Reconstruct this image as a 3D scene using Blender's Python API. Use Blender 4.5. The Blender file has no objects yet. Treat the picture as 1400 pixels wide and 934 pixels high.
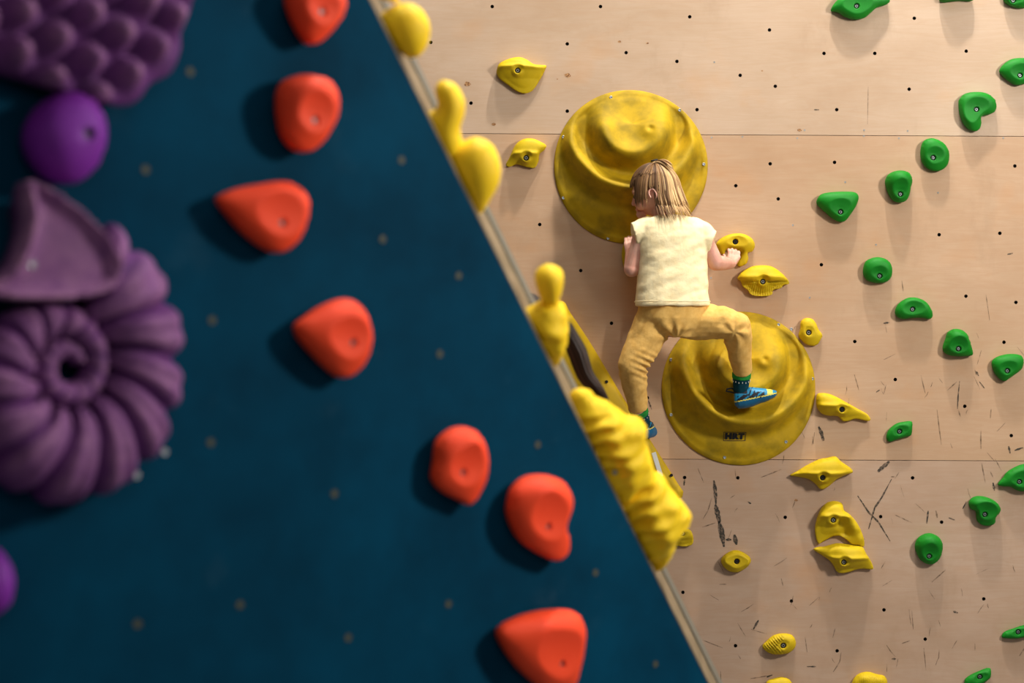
import bpy, bmesh, math, random
import numpy as np
from mathutils import Vector, Matrix, noise
from mathutils.geometry import delaunay_2d_cdt
random.seed(7)
C = bpy.context.scene.collection
F = 2160.0                      # focal length in pixels of the 1400 px frame
CAM = Vector((0, 0, 1.5))
WY = 6.0                        # the plywood wall

# ------------------------------------------------------------------ helpers
def V(*a): return Vector(a)
def ray(px, py): return Vector(((px-700)/F, 1, -(py-467)/F))
def P(px, py, Y): return CAM + ray(px, py)*Y
def link(o): C.objects.link(o); return o
def mesh_obj(name, verts, faces, mat, parent=None, loc=None, smooth=True, mats=None, fmat=None):
    me = bpy.data.meshes.new(name)
    me.from_pydata([tuple(v) for v in verts], [], faces)
    me.validate()
    if mats:
        for m in mats: me.materials.append(m)
        if fmat is not None and len(fmat) == len(me.polygons): me.polygons.foreach_set('material_index', fmat)
    elif mat: me.materials.append(mat)
    if smooth: me.polygons.foreach_set('use_smooth', [True]*len(me.polygons))
    me.update()
    o = link(bpy.data.objects.new(name, me))
    if parent: o.parent = parent
    if loc is not None: o.location = loc
    return o
def tag(o, label=None, cat=None, group=None, kind=None):
    if label: o['label'] = label
    if cat: o['category'] = cat
    if group: o['group'] = group
    if kind: o['kind'] = kind
    return o
def fix_normals(me):
    bm = bmesh.new(); bm.from_mesh(me); bmesh.ops.recalc_face_normals(bm, faces=bm.faces); bm.to_mesh(me); bm.free()

# ------------------------------------------------------------------ materials
def srgb(r, g, b):
    f = lambda c: (c/255/12.92 if c/255 <= .04045 else ((c/255+.055)/1.055)**2.4)
    return (f(r), f(g), f(b), 1)
class NT:
    def __init__(s, name):
        s.m = bpy.data.materials.new(name); s.m.use_nodes = True
        s.t = s.m.node_tree; s.n = s.t.nodes; s.b = s.n['Principled BSDF']
    def add(s, typ, **kw):
        n = s.n.new(typ)
        for k, v in kw.items():
            if k in n.inputs: n.inputs[k].default_value = v
            else: setattr(n, k, v)
        return n
    def l(s, a, b): s.t.links.new(a, b)
    def noise(s, scale, detail=4, vec=None, rough=.55):
        n = s.add('ShaderNodeTexNoise'); n.inputs['Scale'].default_value = scale
        n.inputs['Detail'].default_value = detail; n.inputs['Roughness'].default_value = rough
        if vec: s.l(vec, n.inputs['Vector'])
        return n.outputs['Fac']
    def coord(s, scale=(1,1,1), rot=(0,0,0)):
        c = s.add('ShaderNodeTexCoord'); m = s.add('ShaderNodeMapping')
        m.inputs['Scale'].default_value = scale; m.inputs['Rotation'].default_value = rot
        s.l(c.outputs['Object'], m.inputs['Vector']); return m.outputs['Vector']
    def ramp(s, fac, stops):
        r = s.add('ShaderNodeValToRGB'); e = r.color_ramp.elements
        while len(e) < len(stops): e.new(.5)
        for i, (p, c) in enumerate(stops): e[i].position = p; e[i].color = c if len(c) == 4 else (*c, 1)
        s.l(fac, r.inputs['Fac']); return r.outputs['Color']
    def mix(s, fac, a, b, mode='MIX'):
        m = s.add('ShaderNodeMix'); m.data_type = 'RGBA'; m.blend_type = mode
        for v, k in ((fac, 0), (a, 6), (b, 7)):
            if hasattr(v, 'links'): s.l(v, m.inputs[k])
            else: m.inputs[k].default_value = v
        return m.outputs[2]
    def bump(s, h, strength=.3, dist=.002, prev=None):
        b = s.add('ShaderNodeBump'); b.inputs['Strength'].default_value = strength; b.inputs['Distance'].default_value = dist
        s.l(h, b.inputs['Height'])
        if prev: s.l(prev, b.inputs['Normal'])
        return b.outputs['Normal']
    def out(s, col=None, rough=.7, normal=None, metal=0, spec=None):
        if col is not None:
            if hasattr(col, 'links'): s.l(col, s.b.inputs['Base Color'])
            else: s.b.inputs['Base Color'].default_value = col
        s.b.inputs['Roughness'].default_value = rough; s.b.inputs['Metallic'].default_value = metal
        if spec is not None: s.b.inputs['Specular IOR Level'].default_value = spec
        if normal: s.l(normal, s.b.inputs['Normal'])
        return s.m
BW = lambda v: (v, v, v, 1)
def hold_mat(name, c, dark, dirt=.35, rough=.62, grain=.5, chalk=None):
    t = NT(name); v = t.coord()
    big = t.ramp(t.noise(14, 5, v), [(.42, BW(0)), (.72, BW(1))])
    col = t.mix(.0, c, dark)
    m = t.add('ShaderNodeMath', operation='MULTIPLY'); t.l(big, m.inputs[0]); m.inputs[1].default_value = dirt
    col = t.mix(m.outputs[0], c, dark)
    if chalk:
        a = t.add('ShaderNodeAttribute'); a.attribute_name = 'wear'
        n2 = t.ramp(t.noise(35, 5, v), [(.3, BW(.35)), (.65, BW(1))])
        mm = t.add('ShaderNodeMath', operation='MULTIPLY'); t.l(a.outputs['Fac'], mm.inputs[0]); t.l(n2, mm.inputs[1])
        col = t.mix(mm.outputs[0], col, chalk)
    nb = t.bump(t.noise(700, 3, v), grain, .0009)
    nb = t.bump(t.noise(60, 3, v), .15, .002, nb)
    return t.out(col, rough, nb, spec=.35)
M = {}
M['yellow'] = hold_mat('yellow_resin', srgb(216,184,6), srgb(172,142,8), .3)
M['yellow_fg'] = hold_mat('bright_yellow_resin', srgb(255,214,22), srgb(244,192,10), .4)
M['dish'] = hold_mat('mustard_fibreglass', srgb(194,158,2), srgb(112,96,12), .7, .7, .8)
M['volume'] = hold_mat('volume_yellow', srgb(200,164,4), srgb(150,122,4), .3)
M['green'] = hold_mat('green_resin', srgb(2,132,22), srgb(0,100,18), .35, .6)
M['red'] = hold_mat('red_resin', srgb(255,74,30), srgb(240,52,24), .3, .65)
M['violet'] = hold_mat('violet_resin', srgb(128,36,160), srgb(90,24,130), .3, .6)
M['purple'] = hold_mat('dusty_purple_fibreglass', srgb(102,46,116), srgb(54,26,72), .5, .75, .8, srgb(186,132,170))
t = NT('steel'); M['steel'] = t.out(srgb(160,164,166), .45, metal=.7)
t = NT('recess_shade'); M['dark'] = t.out(srgb(26,25,26), .6)
t = NT('hole_black'); M['hole'] = t.out(srgb(22,16,12), .9)
t = NT('mat_floor'); v = t.coord(); M['floor'] = t.out(t.mix(t.noise(3,4,v), srgb(84,86,92), srgb(104,106,110)), .8, t.bump(t.noise(200,3,v), .2))
# birch plywood: rotary-cut grain with long horizontal figure, blotches, chalk haze
def plywood(name, warm=1.0):
    t = NT(name); v = t.coord()
    vg = t.coord((1.5, 1, 13)); vf = t.coord((7, 1, 170)); vb = t.coord((1, 1, 1.9))
    col = t.mix(t.ramp(t.noise(2.0, 6, vb, .6), [(.3, BW(0)), (.72, BW(1))]), srgb(206,180,155), srgb(186,157,129))
    wv = t.add('ShaderNodeTexNoise'); wv.inputs['Scale'].default_value = 1.6; wv.inputs['Detail'].default_value = 7; wv.inputs['Distortion'].default_value = 1.5
    t.l(vg, wv.inputs['Vector'])
    g = t.ramp(wv.outputs['Fac'], [(.40, BW(0)), (.52, BW(.5)), (.58, BW(.08)), (.72, BW(.45))])
    gm = t.add('ShaderNodeMath', operation='MULTIPLY'); t.l(g, gm.inputs[0]); gm.inputs[1].default_value = .42
    col = t.mix(gm.outputs[0], col, srgb(186,148,114))
    f = t.ramp(t.noise(1.5, 3, vf), [(.45, BW(0)), (.75, BW(.2))])
    col = t.mix(f, col, srgb(190,150,116))
    br = t.ramp(t.noise(3.2, 3, t.coord((1,1,1.4), (0,.3,0))), [(.60, BW(0)), (.74, BW(.28))])
    col = t.mix(br, col, srgb(208,150,92))
    # the middle sheet is a little warmer
    s = t.add('ShaderNodeSeparateXYZ'); c2 = t.add('ShaderNodeTexCoord'); t.l(c2.outputs['Object'], s.inputs[0])
    a = t.add('ShaderNodeMath', operation='MULTIPLY_ADD'); t.l(s.outputs['X'], a.inputs[0]); a.inputs[1].default_value = .005; t.l(s.outputs['Z'], a.inputs[2])
    hi = t.add('ShaderNodeMath', operation='LESS_THAN'); t.l(a.outputs[0], hi.inputs[0]); hi.inputs[1].default_value = 2.289
    lo = t.add('ShaderNodeMath', operation='GREATER_THAN'); t.l(a.outputs[0], lo.inputs[0]); lo.inputs[1].default_value = 1.056
    w = t.add('ShaderNodeMath', operation='MULTIPLY'); t.l(hi.outputs[0], w.inputs[0]); t.l(lo.outputs[0], w.inputs[1])
    w2 = t.add('ShaderNodeMath', operation='MULTIPLY'); t.l(w.outputs[0], w2.inputs[0]); w2.inputs[1].default_value = .75
    col = t.mix(w2.outputs[0], col, srgb(250,236,220), 'MULTIPLY')
    b2 = t.add('ShaderNodeMath', operation='LESS_THAN'); t.l(a.outputs[0], b2.inputs[0]); b2.inputs[1].default_value = 1.056
    col = t.mix(b2.outputs[0], col, srgb(243,238,238), 'MULTIPLY')      # the bottom sheet is a greyer veneer
    sm = t.ramp(t.noise(2.2, 6, t.coord((1.6,1,.8)), .65), [(.58, BW(0)), (.75, BW(.35))])
    col = t.mix(sm, col, srgb(158,128,98))
    nb = t.bump(wv.outputs['Fac'], .12, .001)
    nb = t.bump(t.noise(160, 3, v), .12, .0006, nb)
    return t.out(col, .6, nb, spec=.3)
M['ply'] = plywood('birch_plywood')
t = NT('ply_edge'); v = t.coord(); M['ply_edge'] = t.out(t.mix(t.noise(30,4,v), srgb(158,136,108), srgb(126,106,82)), .7)
t = NT('side_board'); v = t.coord((1,1,3)); M['side'] = t.out(t.mix(t.ramp(t.noise(7,4,v), [(.35,BW(0)),(.65,BW(1))]), srgb(136,118,92), srgb(104,90,66)), .55)
t = NT('grey_trim'); M['trim'] = t.out(srgb(104,102,92), .5, metal=.1)
t = NT('blue_paint'); v = t.coord()
col = t.mix(t.ramp(t.noise(3, 6, v, .6), [(.35,BW(0)),(.7,BW(1))]), srgb(4,64,90), srgb(4,47,68))
col = t.mix(t.ramp(t.noise(7, 5, v, .65), [(.62,BW(0)),(.8,BW(.14))]), col, srgb(70,104,122))
M['blue'] = t.out(col, .7, t.bump(t.noise(350,3,v), .3, .0006), spec=.03)
t = NT('brass_tnut'); M['brass'] = t.out(srgb(72,72,54), .7, metal=.1)
t = NT('scuff'); v = t.coord(); mixn = t.ramp(t.noise(90,4,v), [(.35,BW(.25)),(.6,BW(.95))])
t.l(mixn, t.b.inputs['Alpha']); M['scuff'] = t.out(srgb(58,54,46), .8)
t = NT('scratch'); v = t.coord(); mixn = t.ramp(t.noise(60,4,v), [(.35,BW(.08)),(.65,BW(.62))])
t.l(mixn, t.b.inputs['Alpha']); M['scratch'] = t.out(srgb(92,70,48), .8)
t = NT('knot'); v = t.coord(); M['knot'] = t.out(t.mix(t.ramp(t.noise(160,3,v), [(.4,BW(0)),(.6,BW(1))]), srgb(110,62,26), srgb(196,148,96)), .7)
t = NT('skin'); v = t.coord(); col = t.mix(t.ramp(t.noise(16,4,v), [(.35,BW(0)),(.7,BW(1))]), srgb(232,180,158), srgb(214,146,126))
t.b.inputs['Subsurface Weight'].default_value = .12; t.b.inputs['Subsurface Radius'].default_value = (.01,.004,.002)
M['skin'] = t.out(col, .55, t.bump(t.noise(300,3,v), .1, .0005))
def cloth(name, c, d, scale=1400, rough=.9):
    t = NT(name); v = t.coord()
    nb = t.bump(t.noise(scale,2,v), .35, .0006); nb = t.bump(t.noise(26,4,v,.6), .4, .006, nb)
    return t.out(t.mix(t.ramp(t.noise(40,4,v), [(.4,BW(0)),(.7,BW(1))]), c, d), rough, nb, spec=.15)
M['shirt'] = cloth('cream_cotton', srgb(255,238,192), srgb(250,228,176))
M['pants'] = cloth('mustard_cotton', srgb(236,190,108), srgb(222,172,90))
M['sock'] = cloth('teal_sock', srgb(14,66,78), srgb(10,48,60))
M['sockg'] = cloth('green_cuff', srgb(44,146,62), srgb(34,122,52))
M['dark_cloth'] = cloth('charcoal_cotton', srgb(50,52,60), srgb(40,42,50))
t = NT('shoe_blue'); M['shoe'] = t.out(srgb(14,132,178), .45)
t = NT('shoe_yellow'); M['shoey'] = t.out(srgb(232,218,92), .5)
t = NT('shoe_black'); M['black'] = t.out(srgb(18,20,30), .6)
t = NT('shoe_rubber'); M['rubber'] = t.out(srgb(10,98,140), .5)
t = NT('white_print'); M['white'] = t.out(srgb(236,234,226), .6)
t = NT('eye_dark'); M['eye'] = t.out(srgb(40,28,22), .2)
t = NT('lip'); M['lip'] = t.out(srgb(196,104,96), .5)
def hairmat(name, a, b, c):
    t = NT(name); at = t.add('ShaderNodeAttribute'); at.attribute_name = 'wear'
    return t.out(t.ramp(at.outputs['Fac'], [(0, a), (.45, b), (1, c)]), .5, spec=.25)
M['hair'] = hairmat('blonde_brown_hair', srgb(74,50,32), srgb(150,112,74), srgb(232,196,142))
M['hair2'] = hairmat('dark_brown_hair', srgb(26,18,15), srgb(46,32,25), srgb(96,62,42))

# ------------------------------------------------------------------ planes on which things are mounted
class Plane:
    def __init__(s, P0, u, v, n): s.P0, s.u, s.v, s.n = Vector(P0), Vector(u), Vector(v), Vector(n)
    def hit(s, px, py, h=0):            # where the line of sight meets the plane raised by h
        r = ray(px, py); q = s.P0 + s.n*h
        k = (q-CAM).dot(s.n)/r.dot(s.n)
        w = CAM + r*k - q
        return (w.dot(s.u), w.dot(s.v))
    def pt(s, a, b, h=0): return s.P0 + s.u*a + s.v*b + s.n*h
WALL = Plane((0, WY, 1.5), (1,0,0), (0,0,1), (0,-1,0))
TH = math.radians(42)
BLUE = Plane((.06, 3.7, 1.5), (math.cos(TH), math.sin(TH), 0), (0,0,1), (math.sin(TH), -math.cos(TH), 0))
def on_blue(px, py, h=0): return BLUE.pt(*BLUE.hit(px, py, h), h)
ET, EB = on_blue(505, 0), on_blue(968, 934)
ED = (EB-ET).normalized()
RD = Vector((.06, .6, 0)).normalized()
NR = RD.cross(ED).normalized()
if NR.x < 0: NR = -NR
SIDE_P = ET + RD*.12
FN = NR.cross(ED).normalized()
if FN.y > 0: FN = -FN
SIDE = Plane(SIDE_P, NR, -ED, FN)

# ------------------------------------------------------------------ resin holds
def spline(pts, step):
    n = len(pts); out = []
    for i in range(n):
        p0, p1, p2, p3 = (np.array(pts[(i+k) % n], float) for k in (-1, 0, 1, 2))
        m = max(2, int(np.ceil(np.linalg.norm(p2-p1)/step)))
        for j in range(m):
            t = j/m
            out.append(tuple(.5*((2*p1)+(-p0+p2)*t+(2*p0-5*p1+4*p2-p3)*t*t+(-p0+3*p1-3*p2+p3)*t**3)))
    return out
def inside(poly, x, y):
    c = False; n = len(poly); j = n-1
    for i in range(n):
        xi, yi = poly[i]; xj, yj = poly[j]
        if (yi > y) != (yj > y) and x < (xj-xi)*(y-yi)/(yj-yi)+xi: c = not c
        j = i
    return c
def blob(name, pl, pts, bolt=None, H=.05, mat=None, bumps=(), base=.92, sil=.3, step=.0042, power=.5, fn=None, both=False,
         wear=None, rb=.0112, recess=.010, auto=True, parent=None, dip=.60, ridge=0):
    """a moulded resin shape on plane pl: pts/bolt/bumps in image coordinates, H its protrusion"""
    h0 = 0 if both else H*sil
    out = [pl.hit(x, y, h0) for x, y in pts]
    o2 = spline(out, step)
    A = np.array(o2); cx, cy = A.mean(0)
    bolt2 = pl.hit(*bolt, H*.8) if bolt else None
    size = max(A[:,0].ptp() if hasattr(A[:,0],'ptp') else np.ptp(A[:,0]), np.ptp(A[:,1]))
    grid = []
    x0, x1, y0, y1 = A[:,0].min(), A[:,0].max(), A[:,1].min(), A[:,1].max()
    yy = y0; k = 0
    while yy < y1:
        xx = x0 + (step/2 if k % 2 else 0)
        while xx < x1:
            if inside(o2, xx, yy) and np.min((A[:,0]-xx)**2+(A[:,1]-yy)**2) > (.55*step)**2:
                if not bolt2 or math.hypot(xx-bolt2[0], yy-bolt2[1]) > rb*1.25: grid.append((xx, yy))
            xx += step
        yy += step*.866; k += 1
    nb = 20; rings = []
    if bolt2:
        for r in (rb*1.08, rb, rb*.94, rb*.5):
            rings += [(bolt2[0]+r*math.cos(2*math.pi*i/nb), bolt2[1]+r*math.sin(2*math.pi*i/nb)) for i in range(nb)]
    allp = o2 + grid + rings
    vs, es, fs, ov, oe, of = delaunay_2d_cdt([Vector(p) for p in allp], [], [list(range(len(o2)))], 1, 1e-6)
    n = len(vs); xy = np.array([(v.x, v.y) for v in vs])
    d2 = ((xy[:,None,:]-A[None,:,:])**2).sum(2).min(1) if n*len(A) < 4e7 else None
    bd = np.zeros(n, bool)
    for i, o in enumerate(ov):
        if any(q < len(o2) for q in o): bd[i] = True
    L = np.zeros((n, n))
    for a, b in es: L[a,b] -= 1; L[b,a] -= 1; L[a,a] += 1; L[b,b] += 1
    idx = np.where(~bd)[0]
    phi = np.zeros(n)
    if len(idx): phi[idx] = np.linalg.solve(L[np.ix_(idx, idx)], np.ones(len(idx)))
    phi /= phi.max(); f = phi**power
    z = f.copy()
    s5 = np.minimum(1, f*1.6)
    bl = [(*pl.hit(bx, by, H*.6), br, ba) for bx, by, br, ba in bumps]
    pxm = (pl.hit(700, 400, H*.6), pl.hit(710, 400, H*.6)); scale = 10/abs(pxm[1][0]-pxm[0][0]) if not both else 0
    Sm = None
    for bx, by, br, ba in bl:
        c = pl.pt(bx, by); R = br*(c-CAM).length/F
        z += ba*s5*np.exp(-((xy[:,0]-bx)**2+(xy[:,1]-by)**2)/(R*R))
    if auto and bolt2:
        R = size*.26
        z += .26*s5*(xy[:,1]-cy)/(.5*size)
        if ridge: z += s5*ridge*(np.exp(-((xy[:,1]-bolt2[1]-.016)/.009)**2) + .9*np.clip((xy[:,1]-bolt2[1])/.02, -1.4, .6)) - .12*ridge
        dx, dy = (xy[:,0]-bolt2[0])/size, (xy[:,1]-bolt2[1])/size
        bowl = dip + np.where(dy > 0, 3.4, 1.0)*dy*dy + 1.2*dx*dx - .10*np.clip(dy, -1, 0)
        kk = .05; hh = np.clip(.5+.5*(bowl-z)/kk, 0, 1); z = bowl*(1-hh)+z*hh - kk*hh*(1-hh)
    if fn is not None: z = z + s5*np.array([fn(x-cx, y-cy, size) for x, y in xy])
    z = h0 + (H-h0)*z
    z = np.maximum(z, h0*.6)
    W = s5*0
    if bolt2:
        D = np.hypot(xy[:,0]-bolt2[0], xy[:,1]-bolt2[1])
        m = (D > rb*.9) & (D < rb*1.9)
        zb = z[m].mean() if m.any() else H*.7
        k = np.clip((D-rb*1.1)/(rb*1.4), 0, 1); k = k*k*(3-2*k)
        z = zb*(1-k) + z*k
        z[D < rb*.97] = zb-recess
        z[np.abs(D-rb) < rb*.02] = zb-.0012
    org = pl.pt(cx, cy) if not both else pl.pt(cx, cy)
    toV = lambda a, b, h: pl.u*(a-cx)+pl.v*(b-cy)+pl.n*h
    verts = [toV(xy[i,0], xy[i,1], z[i]) for i in range(n)]
    faces = [list(q) for q in fs]
    # loop of the outline, in order
    loop = [None]*len(o2)
    for i, o in enumerate(ov):
        for q in o:
            if q < len(o2): loop[q] = i
    loop = [q for q in loop if q is not None]
    m = len(loop)
    if both:
        back = {}
        for i in range(n):
            if bd[i]: back[i] = i
            else: back[i] = len(verts); verts.append(toV(xy[i,0], xy[i,1], -z[i]*.9))
        faces += [[back[q] for q in reversed(fc)] for fc in fs]
    else:
        prev = loop
        for (sc, hh) in ((.985, h0*.55), (base, -.0005)):
            cur = []
            for q in loop:
                a, b = xy[q]; cur.append(len(verts)); verts.append(toV(cx+(a-cx)*sc, cy+(b-cy)*sc, hh))
            for i in range(m):
                faces.append([prev[i], cur[i], cur[(i+1) % m], prev[(i+1) % m]])
            prev = cur
        faces.append(list(reversed(prev)))
    o = mesh_obj(name, verts, faces, mat, parent, None if parent else org)
    if parent: o.location = org - parent.location
    fix_normals(o.data)
    if wear is not None:
        at = o.data.attributes.new('wear', 'FLOAT', 'POINT')
        w = [wear(xy[i,0]-cx, xy[i,1]-cy, phi[i]) if i < n else .2 for i in range(len(o.data.vertices))]
        at.data.foreach_set('value', w)
    if bolt2:
        c = toV(bolt2[0], bolt2[1], zb-recess)
        make_bolt(o, c, pl, rb, recess)
    return o
def frame(n):
    n = Vector(n).normalized(); a = Vector((0,0,1)) if abs(n.z) < .9 else Vector((1,0,0))
    u = a.cross(n).normalized(); return u, n.cross(u), n
def make_bolt(parent, c, pl, rb, recess):
    """washer and socket head bolt seated in the recess; washer coloured dark for its shade"""
    u, v, n = frame(pl.n)
    vs, fs, fm = [], [], []
    def ring(r, h, k=18, hexa=False):
        b = len(vs)
        for i in range(k):
            a = 2*math.pi*i/k; rr = r
            if hexa: rr = r*math.cos(math.pi/6)/math.cos((a % (math.pi/3))-math.pi/6)
            vs.append(c+u*rr*math.cos(a)+v*rr*math.sin(a)+n*h)
        return b
    def bridge(a, b, m, k=18):
        for i in range(k): fs.append([a+i, a+(i+1) % k, b+(i+1) % k, b+i]); fm.append(m)
    prof = [(.93, .0003, 0), (.93, .0015, 0), (.54, .0015, 0), (.56, .006, 1), (.47, .0072, 1)]  # washer ring and socket floor coloured dark to deepen the recess shade
    pr = None
    for r, h, m in prof:
        b = ring(rb*r, h)
        if pr is not None: bridge(pr, b, m)
        pr = b
    b = ring(rb*.30, .0072, hexa=True); bridge(pr, b, 1)
    b2 = ring(rb*.30, .003, hexa=True); bridge(b, b2, 0)
    fs.append([b2+i for i in range(18)]); fm.append(0)
    o = mesh_obj('bolt', vs, fs, None, parent, smooth=False, mats=[M['dark'], M['steel']], fmat=fm)
    o['label'] = 'steel socket head bolt in a dark countersunk hole'
    return o
def X(ox, oy, s, pts): return [(ox+a/s, oy+b/s) for a, b in pts]
def XP(ox, oy, s, p): return (ox+p[0]/s, oy+p[1]/s)

# crops of the photograph in which the outlines were measured: origin and zoom
c6 = (560,0,3.891); c5 = (960,300,4.671); c7 = (1060,500,5.839); c8 = (960,640,5.385); cb = (960,760,3.182); cl = (860,600,2.796)
g1 = (1100,0,4.667); g2 = (1100,180,4.247); g3 = (1160,380,5.1875); g4 = (1160,560,5.1875)
r1 = (250,0,3.991); r2 = (250,230,2.92); r3 = (500,550,2.432)
rib_h = lambda f, a: (lambda x, y, s: a*math.sin(f*y))
GY = 'yellow climbing holds on the plywood wall'
def ribs_D(x, y, s):                  # stepped fluted underside of the mushroom hold
    if y > -.002: return .25*math.exp(-((y-.012)/.012)**2)
    return -.45 + (.10*math.sin(x*900/(1+6*abs(y)))) - (.12 if y < -.014 else 0)
holds_back = [
 (c6, [(465,365),(480,335),(530,312),(580,303),(620,315),(660,340),(700,345),(728,350),(715,385),(690,430),(655,480),(615,497),(570,485),(520,450),(480,420),(463,392)], (575,376), .045, 'yellow', [], None,
  'yellow climbing hold with a pointed right corner, highest on the plywood wall'),
 (c6, [(512,875),(530,840),(560,775),(600,742),(650,736),(700,755),(727,775),(715,800),(692,820),(685,860),(665,893),(620,888),(570,875),(530,888)], (620,840), .045, 'yellow', [], None,
  'small yellow fin-shaped climbing hold left of the upper round dish'),
 (c5, [(92,150),(130,115),(190,92),(260,92),(315,120),(337,165),(320,205),(292,215),(295,250),(280,285),(240,302),(225,285),(243,245),(250,210),(225,196),(180,192),(150,198),(140,225),(115,215),(92,185)], (212,143), .05, 'yellow', [], None,
  'yellow hooked climbing hold gripped by the climbing child\'s right hand'),
 (c5, [(225,375),(260,330),(320,300),(390,293),(450,303),(510,345),(550,390),(553,412),(520,420),(500,440),(455,450),(445,480),(400,490),(340,488),(305,475),(290,450),(262,430),(245,395)], (390,397), .055, 'yellow', [], ribs_D,
  'yellow mushroom-shaped climbing hold with fluted underside, below the child\'s hand'),
 (c5, [(640,640),(665,630),(700,635),(725,660),(745,705),(768,740),(755,770),(735,800),(700,808),(660,795),(625,760),(615,740),(625,700),(628,660)], (681,723), .035, 'yellow', [], None,
  'small upright yellow oval hold touching the upper right of the lower dish'),
 (c7, [(335,228),(370,218),(430,225),(500,255),(580,300),(660,345),(730,385),(760,425),(745,443),(700,435),(640,425),(590,440),(540,443),(500,405),(430,400),(375,385),(335,340),(325,280)], (531,350), .045, 'yellow', [(1075,548,12,.3)], None,
  'yellow banana-like climbing hold pointing right off the lower dish'),
 ((0,0,1), [(1080,650),(1090,644),(1105,635),(1120,628),(1130,626),(1142,624),(1150,631),(1163,640),(1166,646),(1158,649),(1145,655),(1138,661),(1130,667),(1122,669),(1115,662),(1105,655),(1090,652)], (1124,653), .05, 'yellow', [(1125,638,26,.35)], None,
  'yellow winged climbing hold just under the lower panel seam'),
 (c8, [(860,558),(840,520),(830,450),(845,370),(875,300),(920,255),(980,243),(1030,262),(1045,310),(1085,340),(1135,395),(1170,460),(1193,530),(1190,580),(1150,568),(1100,560),(1060,525),(1010,500),(960,505),(920,525),(885,545)], (963,382), .055, 'yellow', [(1149,714,7,-.5),(1157,728,8,-.45),(1160,707,7,.35),(1170,722,8,.4),(1178,738,8,.3)], None,
  'yellow arch-shaped climbing hold standing on top of another yellow hold'),
 (c8, [(820,600),(850,582),(900,577),(950,562),(1000,553),(1060,560),(1120,570),(1180,580),(1205,625),(1240,680),(1260,730),(1250,747),(1180,742),(1130,750),(1080,768),(1020,775),(990,760),(965,715),(930,675),(870,635)], (1040,692), .05, 'yellow', [(1160,755,16,.3),(1145,748,10,.15)], None,
  'yellow winged climbing hold directly beneath the arch-shaped hold'),
 (c8, [(140,670),(165,640),(210,612),(255,605),(300,620),(345,650),(360,680),(345,715),(310,745),(260,768),(205,762),(165,735),(142,700)], (255,688), .04, 'yellow', [(992,765,6,.5),(1022,768,6,.5),(1007,768,8,.4)], None,
  'small knobbly yellow hold below the long black scuff mark'),
 (cb, [(262,395),(280,372),(310,347),(350,338),(390,345),(408,375),(400,405),(370,425),(320,430),(285,420)], (353,391), .04, 'yellow', [], lambda x, y, s: .16*math.sin(650*(x*.8+y*.7)) if x < .008 else 0,
  'small yellow shell-ribbed hold near the bottom of the plywood wall'),
 (cb, [(280,550),(310,535),(350,528),(385,545),(395,600),(330,620),(275,600)], None, .04, 'yellow', [], None,
  'yellow hold cut by the picture\'s bottom edge below the shell-ribbed hold'),
 (cb, [(655,545),(680,515),(720,505),(760,515),(795,525),(805,560),(780,610),(700,620),(650,590)], None, .045, 'yellow', [(1180,925,8,.4),(1200,928,8,.3)], lambda x, y, s: .08*math.sin(900*x),
  'lumpy yellow hold cut by the bottom edge, the more rightward of two there'),
 (cl, [(165,360),(205,345),(235,350),(246,380),(240,405),(205,412),(165,402),(150,380)], (205,362), .045, 'yellow', [(940,742,8,-.3)], None,
  'small yellow hold peeking out behind the blue wall\'s large crinkled yellow hold'),
 ((0,0,1), [(854,332),(868,322),(884,330),(890,350),(884,368),(868,378),(855,370),(850,350)], None, .06, 'yellow', [], None,
  'yellow hold mostly hidden by the child\'s bent left arm'),
]
for cr, pts, b, H, mat, bumps, fn, lab in holds_back:
    flat = fn or any(q in lab for q in ('gripped', 'upright yellow', 'knobbly'))
    o = blob('climbing_hold', WALL, X(*cr, pts), XP(*cr, b) if b else None, H, M[mat], bumps, fn=fn, step=.0036, base=.94, dip=.80 if flat else 1.6, ridge=0 if flat else .26)
    tag(o, lab, 'climbing hold', GY)
    if any(q in lab for q in ('gripped', 'banana-like', 'winged climbing hold just', 'knobbly')):
        for c in o.children: c.data.materials[1] = M['dark']; c['label'] = 'bolt coloured dark like a deep shaded hole'  # bolt head coloured dark, standing for the shade of a deep hole
GG = 'green climbing holds on the plywood wall'
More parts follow.
